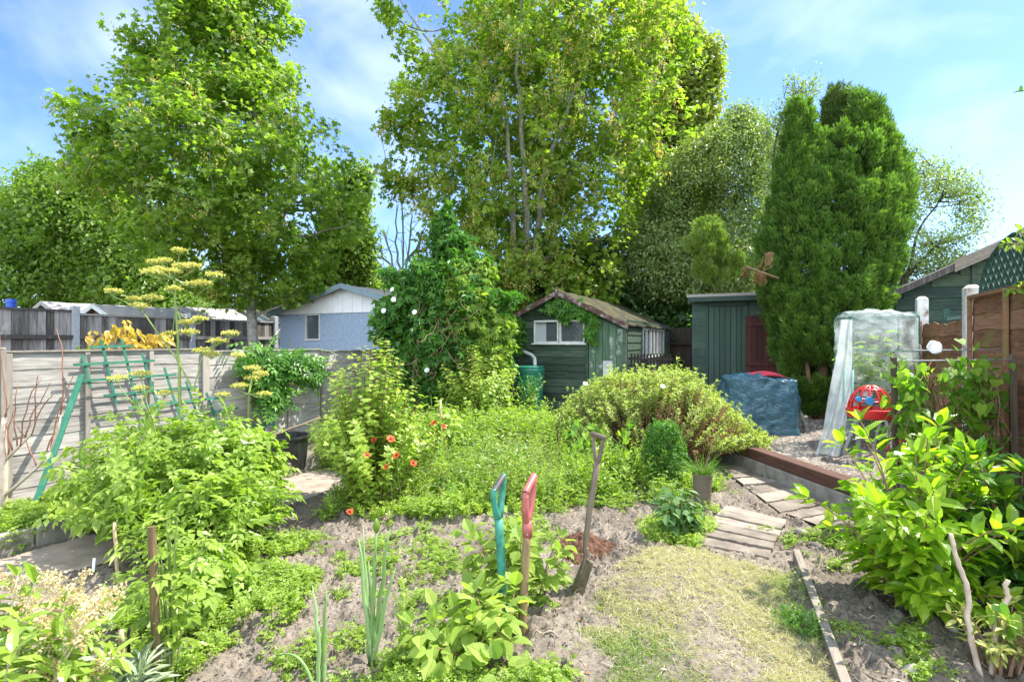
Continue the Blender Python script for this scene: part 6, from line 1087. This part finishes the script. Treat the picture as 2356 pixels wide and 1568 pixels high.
# overhanging sprigs at the right edge
rt = thing('overhanging_branch', 'leafy yellow green branch reaching in from the right edge over the fence', 'branch', (4.3, 4.0, 1.9)); m = MB(); tw = MB(); C = []
for s in ([(2520,640),(2430,590),(2370,560),(2310,560)], [(2500,700),(2420,670),(2360,660),(2325,668)], [(2460,600),(2400,540),(2350,528)]): C.append(rs([at(x, y, 4.0) for x, y in s], 7))
C = np.array(C); leafy(m, C, ELL, 26, .2, .085, .45, droop=.3, pitch=.5, tipk=4); m.build('foliage', M['bright'], rt, world=True); stems_of(C, .01, .003).build('stems', M['twig'], rt, world=True)
rt = thing('overhanging_twig', 'single green leaf tip high at the right edge against the sky', 'branch', (3.4, 3.4, 3.0)); C = np.array([rs([at(2460,240,3.4), at(2400,222,3.4), at(2352,208,3.4)], 5)]); m = MB(); leafy(m, C, ELL, 6, .3, .07, .4, droop=.1, pitch=.8, tipk=2); m.build('foliage', M['box'], rt, world=True); stems_of(C, .004, .002).build('stems', M['twig'], rt, world=True)

# ---------------------------------------------------------------- ground cover
def cover(name, label, poly, n, tm, L, ratio, h, mat, seed, nsc=4, thr=.45, per=6, hz=.0):
    q = np.array(gpoly(poly)); lo, hi = q.min(0), q.max(0); x = rng.uniform(lo[0], hi[0], n*3); y = rng.uniform(lo[1], hi[1], n*3); k = inpoly(x, y, q); x, y = x[k][:n], y[k][:n]
    f = fbm(np.stack([x*nsc, y*nsc, 0*x], -1), seed, 3); k = f > thr; x, y, f = x[k], y[k], f[k]; hh = h*np.clip((f-thr)*5 + .25, .2, 1)*rng.uniform(.6, 1.1, len(x)); m_ = len(x); i = np.repeat(np.arange(m_), per); u = rng.random(m_*per)
    p = np.stack([x[i] + rng.normal(0, .018 + .12*h, m_*per)*(.4+u), y[i] + rng.normal(0, .018 + .12*h, m_*per)*(.4+u), Hs(x, y)[i] + hh[i]*u + .006], -1); d = rng.normal(0, 1, (m_*per, 3))*[1,1,.35] + [0, 0, .15]; l = L*rng.uniform(.6, 1.3, m_*per); m = MB()
    m.leaves(tm, p, d, rng.normal(0, .45, (m_*per, 3)) + [0, 0, 1], l, l*ratio, np.clip(.5*rng.random(m_)[i] + .5*u*rng.random(m_*per) + .2*u, 0, 1))
    sx = rng.choice(m_, min(m_, 1500), replace=False)
    if h > .1: m.blades(np.stack([x[sx], y[sx], Hs(x, y)[sx]], -1), rng.normal(0, .25, (len(sx), 3)) + [0,0,1], hh[sx], .004, .1, 2)
    return tag(m.build(name, M[mat]), label, 'ground cover', kind='stuff')
cover('tangled_weeds', 'mass of fine yellow green weeds in front of the domed evergreen', [(985,1180),(940,1120),(1010,1060),(1150,1010),(1280,1030),(1330,1100),(1350,1150),(1300,1170),(1180,1150),(1080,1190)], 2600, LOVAGE, .034, .8, .2, 'bright', 111, 3.4, .46, 8)
cover('tangled_weeds', 'fringe of low green weeds along the back of the bare bed', [(740,1200),(760,1120),(900,1090),(1050,1120),(1200,1130),(1340,1130),(1480,1150),(1400,1180),(1280,1180),(1180,1175),(1060,1195),(900,1190)], 2300, LOVAGE, .036, .8, .16, 'weed', 112, 3, .45, 8)
cover('tangled_weeds', 'shaded weeds under the domed evergreen and box bush', [(1330,1140),(1340,1070),(1500,1080),(1640,1090),(1660,1130),(1500,1165),(1400,1160)], 1500, LOVAGE, .045, .8, .2, 'weed', 113, 3, .44, 8)
cover('low_weeds', 'parsley like low weeds spreading over the left of the bed', [(300,1600),(260,1420),(420,1300),(600,1250),(720,1250),(790,1340),(740,1420),(640,1430),(560,1450),(480,1500),(420,1600)], 4200, LOVAGE, .034, .9, .1, 'weed', 114, 3.2, .5, 8)
cover('low_weeds', 'scattered low seedlings over the bare middle of the bed', [(640,1600),(600,1450),(720,1240),(900,1200),(1250,1190),(1300,1300),(1320,1400),(1300,1600)], 2600, LOVAGE, .032, .9, .07, 'weed', 115, 4.2, .54, 7)
cover('low_weeds', 'small weeds along the path edges on the right', [(1640,1180),(1700,1130),(1850,1215),(1960,1180),(2080,1260),(2200,1420),(2250,1600),(1960,1600),(1900,1440),(1850,1300),(1800,1260)], 1800, LOVAGE, .038, .8, .08, 'weed', 116, 5, .66, 7)
cover('low_weeds', 'small plants along the foot of the grey fence', [(-60,1250),(-40,1180),(60,1180),(200,1140),(330,1120),(330,1190),(180,1220),(0,1280)], 2200, LOVAGE, .06, .8, .2, 'weed', 117, 3, .38, 8)
cover('low_weeds', 'weeds around the taupe pot and leafy seedling', [(1490,1250),(1480,1200),(1560,1180),(1660,1170),(1640,1230),(1600,1260)], 700, LOVAGE, .03, .9, .08, 'bright', 118, 5, .4, 8)
cover('low_weeds', 'mixed weeds at the bottom edge around the raspberry plant', [(880,1640),(900,1520),(1000,1480),(1080,1560),(1300,1560),(1320,1640)], 700, LOVAGE, .035, .9, .1, 'weed', 119, 4, .45, 7)
cover('back_growth', 'green undergrowth filling the back of the bed before the sheds', [(730,1080),(760,1010),(900,1010),(1060,1005),(1300,1010),(1300,1060),(1100,1080),(900,1110)], 2600, LOVAGE, .06, .8, .5, 'weed', 120, 2, .33, 9)
b = G(1838, 1448); n = 420; rt = thing('grass_tuft', 'dark green tuft of weeds against the narrow edging board', 'plant', b); m = MB(); pp = b + np.stack([rng.normal(0, .05, n), rng.normal(0, .07, n), 0*rng.random(n)], -1); m.blades(pp, rng.normal(0, .45, (n, 3))*[1,1,.2] + [0,0,1], rng.uniform(.04, .1, n), .004, .4, 3); m.leaves(LOVAGE, pp[:160] + [0,0,.04], rng.normal(0, .6, (160, 3)) + [0,0,.5], rng.normal(0, .5, (160, 3)) + [0,0,1], .035, .03); m.build('foliage', M['greengrass'], rt, world=True)
cover('tangled_weeds', 'taller ragged weed stems standing in the fine weeds', [(960,1150),(990,1060),(1150,1015),(1300,1035),(1340,1120),(1250,1150),(1080,1160)], 420, DIA, .05, .3, .62, 'weed', 131, 5, .5, 16)
cover('tangled_weeds', 'greyer fine leaved weeds mixed into the middle of the bed', [(940,1175),(1000,1090),(1250,1060),(1340,1130),(1280,1165),(1080,1185)], 900, DIA, .045, .3, .42, 'silver', 132, 4, .45, 12)
def thicket(name, label, poly, n, h, lm, tm, L, ratio, k, seed):      # many upright leafy stems of uneven height
    q = np.array(gpoly(poly)); lo, hi = q.min(0), q.max(0); p = rng.uniform(lo, hi, (n*4, 2)); p = p[inpoly(p[:, 0], p[:, 1], q)]; f = fbm(np.column_stack([p*3.2, 0*p[:, 0]]), seed, 3); p = p[f > .42][:n]; f = fbm(np.column_stack([p*2.2, 0*p[:, 0]]), seed + 1, 2)
    hh = h*np.clip(.25 + 2.2*(f - .3), .25, 1.25)*rng.uniform(.55, 1.1, len(p)); b_ = np.column_stack([p, Hs(p[:, 0], p[:, 1])]); e_ = b_ + np.column_stack([rng.normal(0, .16, (len(p), 2))*hh[:, None]*1.6, hh]); mid_ = b_*.6 + e_*.4; mid_[:, 2] = b_[:, 2] + hh*.62; u = np.linspace(0, 1, 6)[None, :, None]
    C = (1-u)**2*b_[:, None] + 2*u*(1-u)*mid_[:, None] + u*u*e_[:, None]; m = MB(); leafy(m, C, tm, k, .12, L, ratio, pitch=.7, droop=.05, lvar=.45, taper=.5); 
    for c in C: m.tube(c, np.linspace(.003, .001, 6), 3, cap=False)
    return tag(m.build(name, M[lm], None), label, 'ground cover', kind='stuff')
MID = [(985,1175),(940,1110),(1010,1055),(1150,1012),(1280,1030),(1330,1100),(1350,1140),(1250,1165),(1080,1180)]
thicket('tangled_weeds', 'upright fine leaved weeds of uneven height in the middle of the bed', MID, 420, .5, 'bright', DIA, .045, .3, 26, 141)
thicket('back_growth', 'taller lobed leaved plants at the back of the bed before the water butt', [(960,1060),(1000,1005),(1290,1000),(1320,1050),(1180,1065)], 170, .72, 'weed', LOBED, .06, 1.0, 16, 146)
thicket('tangled_weeds', 'blue green broad leaved weeds poking out of the fine weeds', MID, 60, .5, 'potato', TOOTH, .085, .5, 12, 151)
thicket('tangled_weeds', 'dry brown stalks standing among the fine weeds', MID, 70, .55, 'deadleaf', DIA, .02, .4, 8, 152)
thicket('tangled_weeds', 'darker upright weeds standing among the fine weeds', MID, 130, .55, 'weed', DIA, .06, .42, 18, 142)
thicket('tangled_weeds', 'ragged weeds along the front of the currant bush and fine weeds', [(740,1195),(760,1130),(900,1120),(1100,1160),(1300,1160),(1280,1180),(1060,1195),(900,1195)], 200, .3, 'currant', DIA, .05, .4, 16, 143)
thicket('tangled_weeds', 'mixed weeds in the shade below the domed evergreen', [(1330,1140),(1340,1075),(1480,1085),(1490,1140),(1400,1160)], 160, .42, 'weed', DIA, .06, .42, 18, 144)
thicket('low_weeds', 'thin upright seedlings scattered over the left of the bed', [(300,1600),(260,1420),(420,1300),(600,1250),(740,1270),(780,1380),(640,1440),(480,1500),(420,1600)], 240, .2, 'bright', LOVAGE, .045, .9, 9, 145)
# fallen leaves and twigs
q = rng.uniform([-2.2, 2.0], [3.2, 4.8], (700, 2)); q = q[(rng.random(len(q)) < .35) | (q[:, 0] > 1.6)]; n = len(q); m = MB(); m.leaves(ELL, np.column_stack([q, Hs(q[:, 0], q[:, 1]) + .012]), rdir(n)*[1,1,.15], rng.normal(0, .3, (n, 3)) + [0,0,1], rng.uniform(.012, .035, n), .014); tag(m.build('leaf_litter', M['litter']), 'dry fallen leaves scattered on the soil', 'leaves', kind='stuff')
m = MB()
for i in range(150):
    p = np.array([rng.uniform(-1.5, 3), rng.uniform(2.1, 4.6), 0]); a = rng.uniform(0, 6.28); e = p + [math.cos(a)*.1, math.sin(a)*.1, 0]; c = limb(p, e, 0, 5, .1); c[:, 2] = Hs(c[:, 0], c[:, 1]) + .008; m.tube(c, .0016, 4)
tag(m.build('dead_twigs', M['paletwig']), 'thin dry twigs and straws scattered on the soil', 'twigs', kind='stuff')
